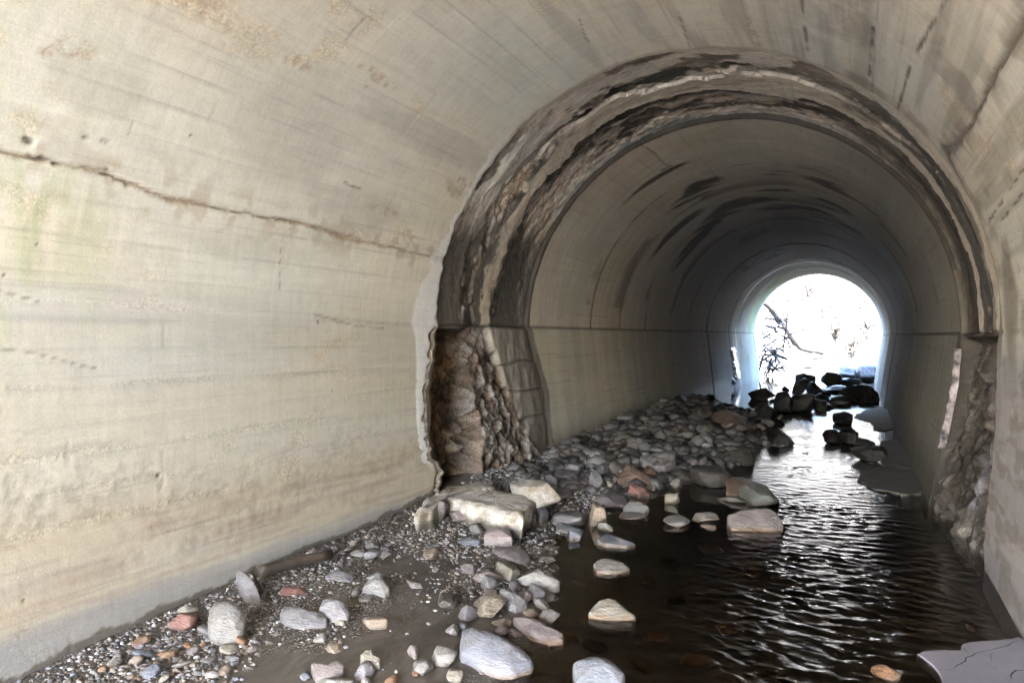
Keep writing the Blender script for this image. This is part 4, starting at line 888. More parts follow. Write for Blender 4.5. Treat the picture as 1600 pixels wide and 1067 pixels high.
SUBM = [((949, 858, 976, 867), 'red'), ((1508, 973, 1530, 985), 'red'), ((1040, 930, 1075, 945), 'murk'), ((1000, 985, 1050, 1005), 'brown'), ((1060, 1020, 1120, 1045), 'tan'), ((985, 1030, 1020, 1050), 'brown'),
        ((1160, 880, 1200, 900), 'brown'), ((905, 1000, 950, 1018), 'murk'), ((1120, 975, 1150, 990), 'red'), ((880, 905, 915, 920), 'tan'), ((1030, 870, 1060, 885), 'murk'), ((865, 985, 905, 1002), 'brown'), ((1090, 850, 1130, 866), 'brown'), ((1000, 900, 1026, 914), 'brown')]
def c3(*p): return [(640 + x / 4.21, 820 + y / 4.21) for x, y in p]
def c1(*p): return [(30 + x / 3.556, 840 + y / 3.556) for x, y in p]
def c2(*p): return [(400 + x / 4.32, 820 + y / 4.32) for x, y in p]
def c8(*p): return [(640 + x / 2.667, 660 + y / 2.667) for x, y in p]
def c5(*p): return [(840 + x / 4, 620 + y / 4) for x, y in p]
# stones whose outline is drawn from the photo: (top outline, lift above the bank, thickness, tilt across/away, bulge)
OUT = {
 0: (c1((1055, 400), (1080, 370), (1130, 355), (1190, 365), (1240, 400), (1262, 440), (1255, 500), (1215, 545), (1110, 552), (1065, 520), (1048, 470)), .07, .12, (-.1, .5), .05),
 1: (c1((1205, 190), (1225, 178), (1270, 200), (1300, 240), (1330, 300), (1342, 338), (1290, 342), (1255, 300), (1222, 235)), .07, .07, (.1, 1.1), .01),
 4: (c2((162, 590), (190, 550), (240, 542), (330, 565), (400, 595), (470, 615), (485, 650), (470, 680), (400, 692), (300, 690), (200, 650)), .03, .08, (-.05, .35), .03),
 5: (c2((420, 570), (450, 510), (500, 490), (540, 502), (570, 500), (615, 540), (635, 590), (620, 630), (540, 632), (470, 610)), .05, .08, (0, .45), .035),
 6: (c2((465, 345), (500, 318), (560, 298), (620, 312), (655, 340), (660, 370), (640, 398), (560, 378)), .02, .05, (0, .4), .015),
 7: (c2((720, 420), (750, 375), (800, 362), (870, 370), (902, 410), (900, 450), (870, 474), (800, 440), (740, 430)), .03, .07, (0, .4), .025),
 11: (c2((370, 935), (400, 925), (440, 940), (510, 935), (520, 912), (570, 915), (600, 950), (590, 980), (540, 1010), (480, 1035), (410, 1035)), .03, .07, (0, .4), .012),
 13: (c2((705, 870), (740, 843), (780, 845), (800, 880), (840, 900), (835, 940), (790, 955), (720, 910)), .03, .06, (0, .6), .012),
 17: (c3((1075, 910), (1110, 885), (1180, 870), (1290, 880), (1340, 900), (1390, 945), (1418, 985), (1400, 1040), (1250, 1050), (1085, 1040)), .05, .14, (-.05, .22), .04),
 18: (c3((1175, 580), (1200, 540), (1250, 500), (1310, 482), (1370, 500), (1430, 550), (1490, 595), (1470, 615), (1330, 622), (1210, 605)), .035, .10, (0, .6), .03),
 74: (c8((890, 350), (920, 328), (960, 328), (998, 350), (985, 375), (930, 378), (893, 370)), .05, .06, (0, .6), .015),
 84: (c8((860, 240), (885, 195), (905, 168), (950, 185), (1000, 225), (1012, 262), (940, 270), (870, 265)), .06, .12, (0, .9), .03),
 92: (c8((1298, 150), (1315, 120), (1350, 108), (1400, 112), (1435, 140), (1437, 170), (1400, 180), (1330, 180)), .06, .14, (0, .9), .03),
 93: (c8((1325, 385), (1370, 362), (1500, 358), (1535, 375), (1562, 420), (1560, 460), (1500, 472), (1390, 468), (1340, 440)), .05, .14, (0, .7), .03),
 15: (c3((345, 690), (385, 675), (500, 695), (550, 720), (610, 745), (740, 820), (818, 895), (805, 925), (690, 975), (600, 968), (500, 930), (400, 870), (335, 835), (325, 800)), .05, .13, (-.10, .22), .05),
 16: (c3((680, 605), (790, 602), (880, 640), (950, 690), (1018, 722), (1015, 755), (920, 765), (860, 740), (800, 712), (730, 650)), .035, .09, (-.05, .10), .02),
 21: (c3((702, 360), (790, 315), (870, 290), (930, 325), (990, 372), (980, 395), (950, 402), (900, 388), (800, 366)), .045, .08, (.0, .25), .03),
 65: (c3((545, 150), (600, 140), (730, 145), (775, 180), (798, 230), (770, 252), (690, 236), (600, 200)), .03, .07, (0, .08), .015),
 64: (c3((490, 70), (505, 28), (580, 24), (660, 30), (672, 60), (676, 85), (570, 84)), .075, .12, (0, .2), .02),
 25: (c3((600, 418), (680, 440), (775, 500), (765, 515), (700, 540), (650, 515), (590, 445)), .05, .09, (-.1, .25), .02),
 19: (c3((1207, 260), (1240, 225), (1310, 222), (1370, 230), (1448, 280), (1400, 300), (1320, 308), (1230, 298)), .025, .08, (0, .06), .012),
 20: (c3((1232, 95), (1290, 55), (1360, 75), (1430, 108), (1490, 130), (1430, 142), (1340, 132), (1280, 120)), .025, .07, (-.05, .1), .02),
 87: (c5((640, 372), (740, 350), (860, 335), (864, 392), (795, 432), (710, 424), (650, 395)), .09, .13, (-.05, .25), .015),
 88: (c5((385, 425), (450, 392), (560, 362), (580, 370), (575, 385), (480, 412), (410, 440)), .07, .09, (-.1, .2), .01)}
def outline_stone(i, mat, lab):
    px, up, th, (tx, ty), bulge = OUT[i]; mx = np.mean([p[0] for p in px]); my = np.mean([p[1] for p in px])
    P0 = at_ground(mx, my); zt = max(float(ground(P0[0], P0[1])), WZ) + up; v = ray(mx, my); P0 = CAM + v * ((zt - CAM[2]) / v[2]); N = np.array([0, 0, 1.0]) - AX * tx - AY * ty   # plane rises by tx across and ty away from the viewer
    pts = []
    for p in px: v = ray(*p); pts.append(CAM + v * (((P0 - CAM) @ N) / (v @ N)))
    pts = np.array(pts); cl = np.vstack([pts, pts[:1]]); L = np.r_[0, np.cumsum(np.linalg.norm(np.diff(cl, axis=0), axis=1))]; k = 64; t = np.linspace(0, L[-1], k, endpoint=False)
    O = np.stack([np.interp(t, L, cl[:, q]) for q in range(3)], 1); c = O.mean(0); sz = np.linalg.norm(O - c, axis=1).mean()
    O = O + (O - c) * (.05 * (fbm(t / sz * 2, t * 0, 3, i) - .5))[:, None]
    V = []; prof = [(r, 0) for r in (0, .15, .3, .45, .6, .72, .82, .9, .95)] + [(.985, .05), (1.0, .14), (1.01, .4), (1.0, .7), (.9, 1.0), (.5, 1.05), (0, 1.06)]
    for r, dz in prof:
        Q = c + (O - c) * r
        if dz: Q = Q + (O - c) * (.10 * (fbm(t / sz * 3, t * 0 + dz * 3, 3, i + 1) - .5) * min(1, dz * 2))[:, None]
        nz = bulge * (1 - r ** 2.2) * 1.0 + sz * .20 * (fbm(Q[:, 0] / sz * 1.6, Q[:, 1] / sz * 1.6, 5, i + 5) - .5) if dz < .2 else sz * .06 * (fbm(t / sz * 4, t * 0 + dz * 5, 3, i) - .5)
        V.append(np.stack([Q[:, 0], Q[:, 1], Q[:, 2] - dz * th + nz], 1))
    V = np.concatenate(V); m = len(prof); a = np.arange(m * k).reshape(m, k); j = np.roll(a, -1, axis=1); F = np.stack([a[:-1], a[1:], j[1:], j[:-1]], -1).reshape(-1, 4)[:, ::-1]
    ctr = np.array([c[0], c[1], c[2] - th]); o = mesh_np('stone', V - ctr, F, RM[mat]); o.location = ctr
    x0, x1 = min(p[0] for p in px), max(p[0] for p in px); w = (x1 - x0) * ((c - CAM) @ RC[:, 1]) / FPX
    PLACED.append([o, c[0], c[1], c[2], w, w * .8, th, mat, .8, (mx, my, x1 - x0, 30)]); return o
assert BIG[15][4].startswith('largest blue') and BIG[87][4].startswith('pale grey angular') and BIG[64][4].startswith('blocky pink')
for bi, (box, mat, ang, flat, lab, kw) in enumerate(BIG):
    if bi in OUT:
        props(outline_stone(bi, mat, lab), lab, 'rock', 'stones on the stream bank'); continue
    k = dict(sub=4 if (box[2] - box[0]) > 24 else 3); k.update(kw)
    nm = 'boulder' if (box[2] - box[0]) > 48 or mat == 'dark' else 'stone'
    o = stone(box, mat, ang, flat, name=nm, **k)
    props(o, lab, 'rock', 'large rocks in and beside the stream' if nm == 'boulder' else 'stones on the stream bank')
NB = len(PLACED)
for box, mat in SUBM:
    P = at_ground((box[0] + box[2]) / 2, (box[1] + box[3]) / 2)
    zg = float(ground(P[0], P[1]))
    o = stone(box, mat, .4, .35, name='sunken_stone', sub=3, z=min(zg, WZ - .045))
    PLACED[-1][0]['sunk'] = 1

# ------------------------------------------------------------------ the broken concrete block and the lumps beside it
def broken_block(name, top_px, zt, thick, mat, seed, label, cat='concrete block', drop=.0):
    """a slab whose ragged upper outline is given as points seen in the photo, standing at height zt above the bank, with real thickness"""
    pts = []
    for px, py in top_px:
        v = ray(px, py); P = CAM + v * ((zt - CAM[2]) / v[2]); pts.append(P[:2])
    pts = np.array(pts); n = len(pts)
    # resample outline and roughen it
    L = np.r_[0, np.cumsum(np.hypot(*np.diff(np.vstack([pts, pts[:1]]), axis=0).T))]; k = max(40, int(L[-1] / .012)); t = np.linspace(0, L[-1], k, endpoint=False)
    cl = np.vstack([pts, pts[:1]]); O = np.stack([np.interp(t, L, cl[:, 0]), np.interp(t, L, cl[:, 1])], 1)
    c = O.mean(0); rings = []
    O = O + (O - c) * (.26 * (fbm(t * 9, t * 0, 5, seed, .6) - .5))[:, None]
    prof = [(0.0, 0), (.25, 0), (.5, 0), (.75, 0), (.82, .0), (.9, .006), (.97, .015), (1.0, .019), (1.015, .3), (1.0, .6), (.97, 1.0)]
    V = []
    for i, (r, dz) in enumerate(prof):
        Q = c + (O - c) * r
        z = zt - (dz if dz <= .02 else dz * thick) + .06 * (fbm(Q[:, 0] * 9, Q[:, 1] * 9, 5, seed + 1) - .5) * (1 if dz <= .02 else .3)
        if dz > .02: Q = Q + (O - c) * (.16 * (fbm(t * 8, t * 0 + dz * 4, 4, seed + 2) - .5))[:, None]
        V.append(np.stack([Q[:, 0], Q[:, 1], z], 1))
    V = np.concatenate(V); m = len(prof); i = np.arange(m * k).reshape(m, k); j = np.roll(i, -1, axis=1)
    F = np.stack([i[:-1], j[:-1], j[1:], i[1:]], -1).reshape(-1, 4)
    ctr = np.array([c[0], c[1], zt - thick]); o = mesh_np(name, V - ctr, F, RM[mat] if mat in RM else mat, smooth=True); o.location = ctr
    return props(o, label, cat)
gA = float(ground(-1.3, 5.7))
broken_block('concrete_block', [(698, 771), (716, 764), (760, 761), (800, 766), (833, 772), (831, 786), (818, 806), (795, 801), (760, 792), (720, 784), (700, 779)], gA + .15, .17, 'block', 3, 'biggest pale broken concrete block lying at the foot of the joint')
broken_block('concrete_block', [(650, 797), (668, 775), (700, 757), (735, 752), (765, 752), (775, 759), (750, 764), (722, 762), (700, 772), (676, 792)], gA + .17, .19, 'block', 5, 'ragged pale crust of concrete behind the biggest broken block')
o = stone((797, 744, 874, 796), 'block', .7, .72, name='concrete_lump', sub=5, rough=.16, roll=10, sink=.1); PLACED[-1][0]['skip'] = 1
props(o, 'white rough-faced lump of broken concrete right of the biggest block', 'concrete lump')

# ------------------------------------------------------------------ remnants of the old floor slab
def flat_slab(name, px, z, thick, mat, seed, label, cracks=()):
    pts = np.array([(CAM + ray(*p) * ((z - CAM[2]) / ray(*p)[2]))[:2] for p in px])
    cl = np.vstack([pts, pts[:1]]); L = np.r_[0, np.cumsum(np.hypot(*np.diff(cl, axis=0).T))]; k = max(60, int(L[-1] / .015)); t = np.linspace(0, L[-1], k, endpoint=False)
    O = np.stack([np.interp(t, L, cl[:, 0]), np.interp(t, L, cl[:, 1])], 1); c = O.mean(0)
    O = O + (O - c) * ((.10 if seed == 21 else .34) * (fbm(t * (8 if seed == 21 else 3.5), t * 0, 5, seed) - .5))[:, None]
    V = []; prof = [(0, 0)] + [(r, 0) for r in np.linspace(.06, .985, 34)] + [(1, .006), (1.0, thick)]
    for r, dz in prof:
        Q = c + (O - c) * r; V.append(np.stack([Q[:, 0], Q[:, 1], z - dz + .010 * (fbm(Q[:, 0] * 2, Q[:, 1] * 2, 3, seed) - .5)], 1))
    V = np.concatenate(V)
    for ln in cracks:
        q = np.array([(CAM + ray(*p) * ((z - CAM[2]) / ray(*p)[2]))[:2] for p in ln[0]]); D, _ = polyline_dist(V[:, 0] + .012 * (fbm(V[:, 0] * 20, V[:, 1] * 20, 3, 7) - .5), V[:, 1], q)
    m = len(prof); i = np.arange(m * k).reshape(m, k); j = np.roll(i, -1, axis=1); F = np.stack([i[:-1], j[:-1], j[1:], i[1:]], -1).reshape(-1, 4)
    ctr = np.array([c[0], c[1], z - thick]); o = mesh_np(name, V - ctr, F, mat); o.location = ctr; props(o, label, 'floor slab')
    for q, (ln, w) in enumerate(cracks):                      # open cracks: thin dark fissures let into the top
        P = np.array([(CAM + ray(*p) * ((z - CAM[2]) / ray(*p)[2]))[:2] for p in ln]); L = np.r_[0, np.cumsum(np.hypot(*np.diff(P, axis=0).T))]; t = np.linspace(0, L[-1], 40)
        X = np.interp(t, L, P[:, 0]) + .02 * (fbm(t * 14, t * 0, 3, q) - .5); Y = np.interp(t, L, P[:, 1]) + .02 * (fbm(t * 14, t * 0 + 3, 3, q + 4) - .5)
        T = np.stack([np.gradient(X), np.gradient(Y)], 1); T /= np.linalg.norm(T, axis=1)[:, None]; N = np.stack([-T[:, 1], T[:, 0]], 1)
        ww = w * (.3 + 1.2 * fbm(t * 10, t * 0, 3, q + 9)) * np.minimum(1, np.minimum(t, L[-1] - t) * 12 + .1)
        zz = z + .010 * (fbm(X * 2, Y * 2, 3, seed) - .5) + .003
        A = np.stack([X + N[:, 0] * ww, Y + N[:, 1] * ww, zz], 1); B = np.stack([X - N[:, 0] * ww, Y - N[:, 1] * ww, zz], 1)
        c2 = mesh_np('crack', np.concatenate([A, B]) - ctr, np.array([(a, a + 1, 40 + a + 1, 40 + a) for a in range(39)]), M_CRACK, o)
M_CRACK = mat_plain('crack_shadowed_gap', (.012, .01, .012), (.03, .025, .025), .9, 30)
flat_slab('cracked_floor_slab', [(1433, 1020), (1440, 1016), (1500, 1014), (1502, 1006), (1520, 1001), (1560, 998), (1590, 993), (1604, 1003), (1612, 1060), (1640, 1180), (1560, 1180), (1478, 1072), (1465, 1046), (1455, 1034)], WZ + .012, .05, M_SLAB, 21,
          'smooth lavender-grey cracked floor slab at the bottom right corner',
          [([(1590, 1001), (1575, 1010), (1530, 1018), (1520, 1024), (1509, 1027), (1507, 1032), (1492, 1041), (1490, 1047)], .0026), ([(1500, 1008), (1507, 1016), (1516, 1022)], .002), ([(1464, 1045), (1490, 1047), (1508, 1053)], .003), ([(1606, 1046), (1590, 1048), (1580, 1055), (1583, 1062)], .005), ([(1550, 1020), (1549, 1036)], .002), ([(1553, 1043), (1556, 1047)], .003)])
flat_slab('sunken_floor_slab', [(1338, 748), (1345, 738), (1366, 728), (1400, 729), (1436, 737), (1444, 760), (1440, 771), (1410, 772), (1385, 765), (1352, 758), (1350, 753)], WZ + .016, .14, M_SLABD, 22, 'grey silted floor slab by the right wall, nearer of two')
flat_slab('sunken_floor_slab', [(1334, 651), (1350, 641), (1378, 635), (1392, 643), (1400, 660), (1398, 673), (1380, 672), (1366, 668), (1360, 658)], WZ + .018, .16, M_SLABD, 23, 'grey floor slab by the right wall, farther of two')
flat_slab('sunken_floor_slab', [(1375, 690), (1400, 684), (1412, 700), (1428, 730), (1400, 728), (1378, 722), (1372, 704)], WZ + .010, .12, M_SLABD, 24, 'darkest wet floor slab between the two others by the right wall')

# mud-caked ledge at the foot of the right-hand break
P1 = at_ground(1480, 825, 0)
# ------------------------------------------------------------------ branches and driftwood
def stick(name, pts, r0, r1, label, cat, mat=None, seed=1, subs=(), wob=.02):
    P = np.array(pts, float); L = np.r_[0, np.cumsum(np.linalg.norm(np.diff(P, axis=0), axis=1))]; t = np.linspace(0, L[-1], max(8, int(L[-1] / .15)))
    Q = np.stack([np.interp(t, L, P[:, i]) for i in range(3)], 1); s = wob * min(1.0, L[-1])
    Q += s * 2 * np.stack([fbm(t * 2 + 3, t * 0 + i, 3, seed + i) - .5 for i in range(3)], 1)
    parts = [tube(Q, np.linspace(r0, r1, len(Q)) * (.9 + .3 * fbm(t * 5, t * 0, 2, seed)), 8)]
    for k, (f, dvec, r) in enumerate(subs):
        i = int(f * (len(Q) - 1)); A = Q[i]; B = A + np.array(dvec, float); C = (A + B) / 2 + np.array([.03, 0, .06]) * np.linalg.norm(dvec)
        parts.append(tube([A, C, B], [r, r * .8, r * .35], 6))
    o = mesh_list(name, parts, mat or M_BARK); return props(o, label, cat)
def pt(px, py, Y): v = ray(px, py); return CAM + v * (Y / v[1])
def gpt(px, py, up=.0):
    P = at_ground(px, py, up); return P
a, b = gpt(404, 895, .03), gpt(517, 866, .05)
stick('driftwood_branch', [a, (a * .5 + b * .5) + np.array([0, 0, .01]), b], .038, .028, 'dark wet branch lying along the foot of the left wall', 'branch', seed=4, wob=.01)
stick('twig', [gpt(409, 925, .03), gpt(400, 905, .08), gpt(394, 893, .10)], .010, .006, 'short thin twig beside the leaning grey slab', 'twig', seed=6)
stick('twig', [gpt(748, 775, .19), gpt(765, 768, .2), gpt(757, 757, .19)], .004, .002, 'thin dark twig lying over the broken concrete block', 'twig', seed=8)
G_OUT = 'branches hanging outside the far mouth'
for pts, r0, r1, lb, sd, sb in (
    ([(1189, 469, 32.5), (1205, 482, 33), (1222, 505, 33.6), (1240, 532, 34.2), (1252, 545, 34.6), (1285, 552, 35.5)], .085, .035, 'thick bent fallen branch slanting down outside the far mouth', 11, [(.35, (.3, .2, -.7), .02), (.6, (.5, .1, .35), .02), (.8, (-.3, .1, -.5), .015)]),
    ([(1190, 469, 33), (1235, 469, 33.4), (1262, 467, 33.6), (1300, 471, 34), (1335, 473, 34.2)], .045, .014, 'nearly level branch across the upper part of the far mouth', 12, [(.45, (.5, 0, .12), .015), (.3, (-.4, .1, -.1), .012)]),
    ([(1222, 532, 34), (1250, 517, 34.2), (1276, 503, 34.4)], .04, .012, 'short branch rising to the right across the bent one', 13, [(.5, (.4, 0, .3), .01)]),
    ([(1256, 516, 36), (1270, 528, 36.2), (1281, 542, 36.4)], .03, .015, 'short stick leaning down behind the bent branch', 14, []),
    ([(1270, 561, 35.5), (1300, 556, 36), (1335, 548, 36.4), (1362, 541, 37)], .032, .012, 'long thin branch low over the water, rising to the right', 15, [(.4, (.5, .1, .3), .01), (.7, (.5, .1, -.1), .01)]),
    ([(1258, 547, 36), (1280, 558, 36.4), (1312, 571, 37)], .022, .008, 'thin stick dipping into the white water outside', 16, []),
    ([(1190, 520, 33.5), (1215, 556, 33.8), (1240, 554, 34)], .02, .01, 'thin hooked twig right of the driftwood heap', 17, []),
    ([(1224, 492, 34), (1228, 480, 34), (1231, 470, 34)], .014, .006, 'short upright twig under the level branch', 18, [])):
    props(stick('fallen_branch', [pt(*p) for p in pts], r0 * 1.1, r1 * 2.2, lb, 'branch', M_TWIG, sd, sb, .05), group=G_OUT)
# heap of flood debris at the left edge of the far mouth
rngd = np.random.default_rng(5)
base = pt(1209, 577, 30.6)
heap = []
for i in range(95):
    c = base + np.array([rngd.normal(0, .28), rngd.normal(0, .45), rngd.random() ** 1.6 * 2.0]); c[0] = c[0] * 1.0
    d = rngd.normal(size=3) * np.array([.5, .5, .45]); d *= rngd.uniform(.2, .75)
    heap.append(tube([c - d, c + rngd.normal(size=3) * .04, c + d], [rngd.uniform(.008, .035)] * 2 + [.006], 5))
props(mesh_list('driftwood_heap', heap, M_TWIG), 'tangled heap of flood sticks at the left edge of the far mouth', 'driftwood', kind='stuff')
# thin brushwood on the bank beyond
for k, (px, py, Y, n, hh, lb) in enumerate(((1305, 520, 40, 30, 1.6, 'tallest leafless bush near the middle of the pale bank'), (1355, 515, 41, 26, 1.3, 'leafless bush close to the right side of the far mouth'), (1262, 455, 55, 30, 1.8, 'highest bush at the top of the pale bank'), (1330, 545, 44, 34, 1.1, 'sparse dry bush low on the pale bank beyond the far mouth'), (1345, 480, 50, 26, 1.4, 'sparse dry bush high on the right of the pale bank'), (1225, 500, 47, 22, 1.3, 'sparse dry bush on the left of the pale bank'), (1285, 487, 52, 18, 1.2, 'smallest sparse dry bush in the middle of the pale bank'))):
    c = pt(px, py, Y); root = empty('dry_bush', tuple(c)); props(root, lb, 'bush', 'dry bushes beyond the far mouth')
    parts = [tube([(0, 0, -.6), (rngd.normal(0, .05), 0, -.1), (rngd.normal(0, .1), rngd.normal(0, .1), .3)], [.05, .035, .02], 6)]
    for i in range(n):
        a = rngd.uniform(0, 6.28); u = rngd.uniform(.3, 1); q0 = np.array([0, 0, rngd.uniform(-.5, .1)]); q1 = q0 + np.array([math.cos(a) * u * .8, math.sin(a) * u * .8, hh * rngd.uniform(.2, 1)])
        parts.append(tube([q0, (q0 + q1) / 2 + rngd.normal(size=3) * .08, q1], [.028, .02, .01], 4))
    st = mesh_list('stem', parts, M_TWIG, root)
    lv = []
    for i in range(n * 9):
        q = rngd.normal(size=3) * np.array([.4, .4, hh * .32]) + np.array([0, 0, hh * .3]); a = rngd.normal(size=3) * .05; b = rngd.normal(size=3) * .04
        lv.append(([q - a, q - b, q + a, q + b], [(0, 1, 2, 3)]))
    mesh_list('foliage', lv, M_LEAFL, root, smooth=False)

# ------------------------------------------------------------------ smaller stones: individually placed over the bank, the rest is gravel
SZ = np.array([[p[1], p[2], max(p[4], p[5]) / 2] for p in PLACED]); SZl = SZ.tolist()
for c in ((-1.42, 5.75, .42), (-1.1, 6.0, .3)): SZl.append(list(c))
REG = [
 ([(1185, 640), (1230, 600), (1300, 585), (1372, 585), (1372, 625), (1290, 640), (1230, 660)], 16, (.22, .6), ['dark']),
 ([(1190, 700), (1140, 655), (1190, 635), (1220, 650), (1235, 690)], 9, (.15, .4), ['dark', 'murk']),  # polygon in the photo, how many, width range in m, materials
 ([(150, 1060), (200, 1000), (300, 985), (400, 1000), (400, 1066)], 62, (.030, .10), 'lav white gray tan cream pink blue rust mauve'.split()),
 ([(235, 1000), (300, 965), (330, 985), (330, 1020), (240, 1030)], 14, (.025, .06), 'lav white tan gray'.split()),
 ([(478, 868), (520, 848), (600, 835), (640, 838), (600, 870), (520, 885)], 30, (.035, .12), 'lav white blue gray pink'.split()),
 ([(835, 812), (860, 715), (960, 690), (1050, 700), (1060, 790), (960, 830)], 70, (.05, .17), 'gray lav mauve murk murk gray brown'.split()),
 ([(880, 700), (1000, 655), (1100, 640), (1190, 680), (1130, 745), (1000, 720)], 46, (.12, .36), 'murk murk murk green brown'.split()),
 ([(730, 885), (860, 905), (880, 975), (790, 985), (735, 960)], 16, (.02, .06), 'lav white tan pink blue'.split()),
 ([(560, 1060), (640, 1000), (740, 1040), (740, 1066)], 10, (.02, .055), 'lav cream tan murk'.split()),
]
def inside(poly, x, y):
    r = False; n = len(poly)
    for i in range(n):
        (x1, y1), (x2, y2) = poly[i], poly[(i + 1) % n]
        if (y1 > y) != (y2 > y) and x < (x2 - x1) * (y - y1) / (y2 - y1) + x1: r = not r
    return r
rg = np.random.default_rng(33); budget = 300 - len(PLACED)
SHAPES = {}
small = []
for poly, cnt, (lo_, hi_), mats in REG:
    xs_ = [p[0] for p in poly]; ys_ = [p[1] for p in poly]; got = 0; tries = 0
    while got < cnt and tries < cnt * 60 and len(small) < budget:
        tries += 1; px, py = rg.uniform(min(xs_), max(xs_)), rg.uniform(min(ys_), max(ys_))
        if not inside(poly, px, py): continue
        P = at_ground(px, py); w = lo_ + (hi_ - lo_) * rg.random() ** 1.8
        if P[0] < -1.96 + w * .4 or (P[1] > YF and P[0] < -1.78 + w * .4): continue
        if mats[0] != 'dark' and P[0] > float(water_edge(P[1])) + .12: continue
        q = np.array(SZl); dd = np.hypot(q[:, 0] - P[0], q[:, 1] - P[1])
        if (dd < q[:, 2] * .72 + w * .34).any(): continue
        SZl.append([P[0], P[1], w * .45]); got += 1; mat = mats[rg.integers(len(mats))]; ang = float(rg.choice([.15, .35, .55, .8]))
        d = w * rg.uniform(.6, 1.0); h = w * rg.uniform(.25, .62); key = (int(rg.integers(14)), ang)
        if key not in SHAPES: SHAPES[key] = stone_shape(500 + key[0] * 11 + int(ang * 100), min(1, ang * .8 + .3), .14, 3)
        V, F = SHAPES[key]; g = max(float(ground(P[0], P[1])), WZ - .01)
        o = mesh_np('pebble' if w < .06 else 'stone', V * np.array([w / 2, d / 2, h / 2]), F, RM[mat]); zc = g + h * .26
        o.location = (P[0], P[1], zc); o.rotation_euler = (rg.normal(0, .22), rg.normal(0, .22), rg.uniform(0, 6.28))
        PLACED.append([o, P[0], P[1], zc, w, d, h, mat, ang, (px, py, w * FPX / P[1], 0)]); small.append(PLACED[-1])
# labels for them: own look + where it lies next to the rocks that carry a description
CN = dict(gray='grey', lav='lavender-grey', white='whitish', cream='cream', pink='pinkish', red='reddish', tan='tan', brown='dark brown', dark='black', murk='dull dark', blue='blue-grey', mauve='mauve', green='greenish', rust='rusty orange')
SHORT = [(p, l) for p, l in zip(PLACED[:NB], [b[4] for b in BIG])]
KEY = {}
for i, t_ in ((0, 'big pale boulder'), (1, 'leaning grey slab'), (2, 'brick-red stone'), (4, 'long smooth boulder'), (5, 'two-lobed boulder'), (6, 'lone wedge-shaped stone'), (7, 'round white stone'), (11, 'pale pink stone'), (13, 'yellowish lumpy stone'), (15, 'largest blue-grey slab'), (16, 'long pink slab'), (21, 'white triangular stone'), (26, 'speckled tan lump'), (43, 'blocky white stone'), (64, 'blocky pink stone'), (68, 'ridged lavender stone'), (74, 'smooth oval cobble'), (76, 'mauve flat slab'), (84, 'wet brown boulder'), (87, 'pale angular slab'), (92, 'dark domed boulder'), (93, 'reddish stream boulder'), (101, 'long dark boulder')):
    KEY[i] = t_
def describe(p, lv):
    o, X, Y, Z, w, d, h, mat, ang, bx = p; D = (np.array([X, Y, Z]) - CAM) @ RC; px, py = 800 + FPX * D[0] / D[1], 533.5 - FPX * D[2] / D[1]
    size = 'tiny' if w < .04 else 'small' if w < .07 else 'fist-sized' if w < .12 else 'large'
    shp = ('flat ' if h / w < .42 else '') + {.15: 'round', .35: 'oval', .55: 'blunt', .8: 'angular'}.get(ang, 'low')
    c = []
    for i, nm in KEY.items():
        q = PLACED[i][9]; c.append((math.hypot(px - q[0], (py - q[1]) * 1.5), i, nm, q))
    c.sort(); _, i, nm, q = c[0]; dx, dy = px - q[0], py - q[1]
    dirn = ('right of' if dx > 0 else 'left of') if abs(dx) > abs(dy) * 1.5 else ('in front of' if dy > 0 else 'behind')
    far = '' if c[0][0] < 45 else 'well ' if c[0][0] < 90 else 'far '
    base = f'{size} {CN[mat]} {shp} {"pebble" if w < .06 else "stone"} {far}{dirn} the {nm}'
    if lv == 0: return base
    nm2 = c[1][2]
    return f'{base}, towards the {nm2}'
groups = {}
for p in small + [PLACED[k] for k in range(NB, NB + len(SUBM))]: groups.setdefault(describe(p, 0), []).append(p)
final = {}
for k, v in groups.items():
    if len(v) == 1: final.setdefault(k, []).append(v[0]); continue
    for p in v: final.setdefault(describe(p, 1), []).append(p)
for k, v in final.items():
    if len(v) > 1:
        v.sort(key=lambda p: p[4])
        if len(v) == 2: names = ['smaller ' + k.split(' ', 1)[1], 'larger ' + k.split(' ', 1)[1]]
        else: names = [f'{w_} ' + k for w_ in ('smallest', 'second smallest', 'middling', 'larger', 'largest')[:len(v)]] + [k] * max(0, len(v) - 5)
    else: names = [k]
    for p, nme in zip(v, names):
        if 'sunk' in p[0]: nme = nme.replace(' stone ', ' sunken stone ', 1).replace(' pebble ', ' sunken pebble ', 1); del p[0]['sunk']
        wd = nme.split()
        props(p[0], ' '.join(wd[:16]), 'rock', 'stones on the stream bank')
for p in PLACED:
    if 'skip' in p[0]: del p[0]['skip']
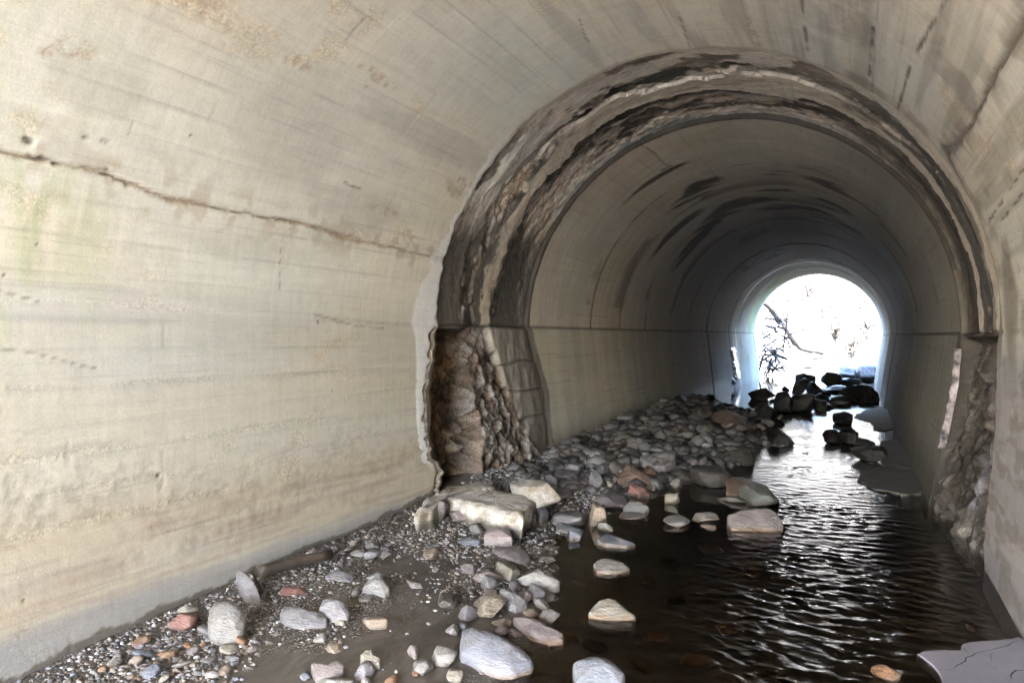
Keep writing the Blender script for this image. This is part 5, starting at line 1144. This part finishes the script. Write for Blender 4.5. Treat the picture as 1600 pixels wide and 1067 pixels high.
# gravel: thousands of bits nobody would count
def gravel(name, n, xr, yr, size, mat, seed, dens, tone=.8, sat=.3):
    r = np.random.default_rng(seed); X = r.uniform(*xr, n * 4); Y = yr[0] + (yr[1] - yr[0]) * r.random(n * 4) ** 1.3
    m = (dens(X, Y) > r.random(n * 4)) & (X > -1.93) & (X < water_edge(Y) + .02); X, Y = X[m][:n], Y[m][:n]; n = len(X)
    D, F = ico(1); w = size[0] + (size[1] - size[0]) * r.random(n) ** 2.5; w = w * np.clip(Y / 5, .8, 2.2)
    J = D[None] * r.uniform(.7, 1.25, (n, len(D), 1)); a = r.uniform(0, 6.28, n); sc = np.stack([w, w * r.uniform(.6, 1, n), w * r.uniform(.4, .8, n)], 1) / 2
    J = J * sc[:, None]; x = J[..., 0] * np.cos(a)[:, None] - J[..., 1] * np.sin(a)[:, None]; y = J[..., 0] * np.sin(a)[:, None] + J[..., 1] * np.cos(a)[:, None]
    V = np.stack([x + X[:, None], y + Y[:, None], J[..., 2] + (ground(X, Y) + w * .08)[:, None]], -1).reshape(-1, 3)
    FF = (F[None] + (np.arange(n) * len(D))[:, None, None]).reshape(-1, 3)
    pal = np.array([(.34, .32, .34), (.46, .44, .43), (.22, .18, .15), (.30, .20, .13), (.13, .10, .08), (.24, .25, .29), (.40, .30, .22), (.27, .21, .22), (.07, .06, .05)])
    ci = pal[r.integers(len(pal), size=n)] * r.uniform(.7, 1.1, (n, 1)) * tone; ci = ci * (1 - sat) + ci.mean(1, keepdims=True) * sat; col = np.repeat(ci, len(D), 0)
    return props(mesh_np(name, V, FF, mat, smooth=False, col=col), kind='stuff')
def mat_grav():
    t = NT('mixed_gravel'); c = t.n('ShaderNodeVertexColor', layer_name='Col').outputs[0]; gp = t.n('ShaderNodeNewGeometry').outputs['Position']
    n = t.noise(gp, 90, 4, .6); h = t.n('ShaderNodeHueSaturation'); t.l(c, h.inputs['Color']); t.l(t.ramp(n, .3, .7, .75, 1.2), h.inputs['Value']); t.bsdf(h.outputs[0], .6, t.bump(n, .4, .004)); return t.m
M_GRAV = mat_grav()
def dn(X, Y):
    a = ss(.50, .62, fbm(X * 1.6 + 2, Y * 1.1, 4, 130)) * .28
    a = np.maximum(a, ss(-1.15, -1.4, X + (Y - 3) * .25) * ss(4.7, 3.8, Y) * .95); a = np.maximum(a, ss(1.0, .3, np.hypot((X + 1.3) / .8, (Y - 5.2) / 1.0)) * .8)
    a = np.maximum(a, (Y > 6.3) * .8); a = np.maximum(a, ss(.5, .2, np.hypot((X + .75) / .9, (Y - 4.2) / 1.2)) * .6)
    return np.maximum(a, .012)
gravel('gravel', int(15000), (-1.95, .3), (2.2, 9), (.006, .042), M_GRAV, 3, dn, .68, .4)
gravel('rubble', int(2600), (-1.8, .1), (7, 17.5), (.02, .15), M_GRAV, 4, lambda X, Y: .9 + 0 * X, .31, .6)
print('stones', len(PLACED), 'small', len(small))
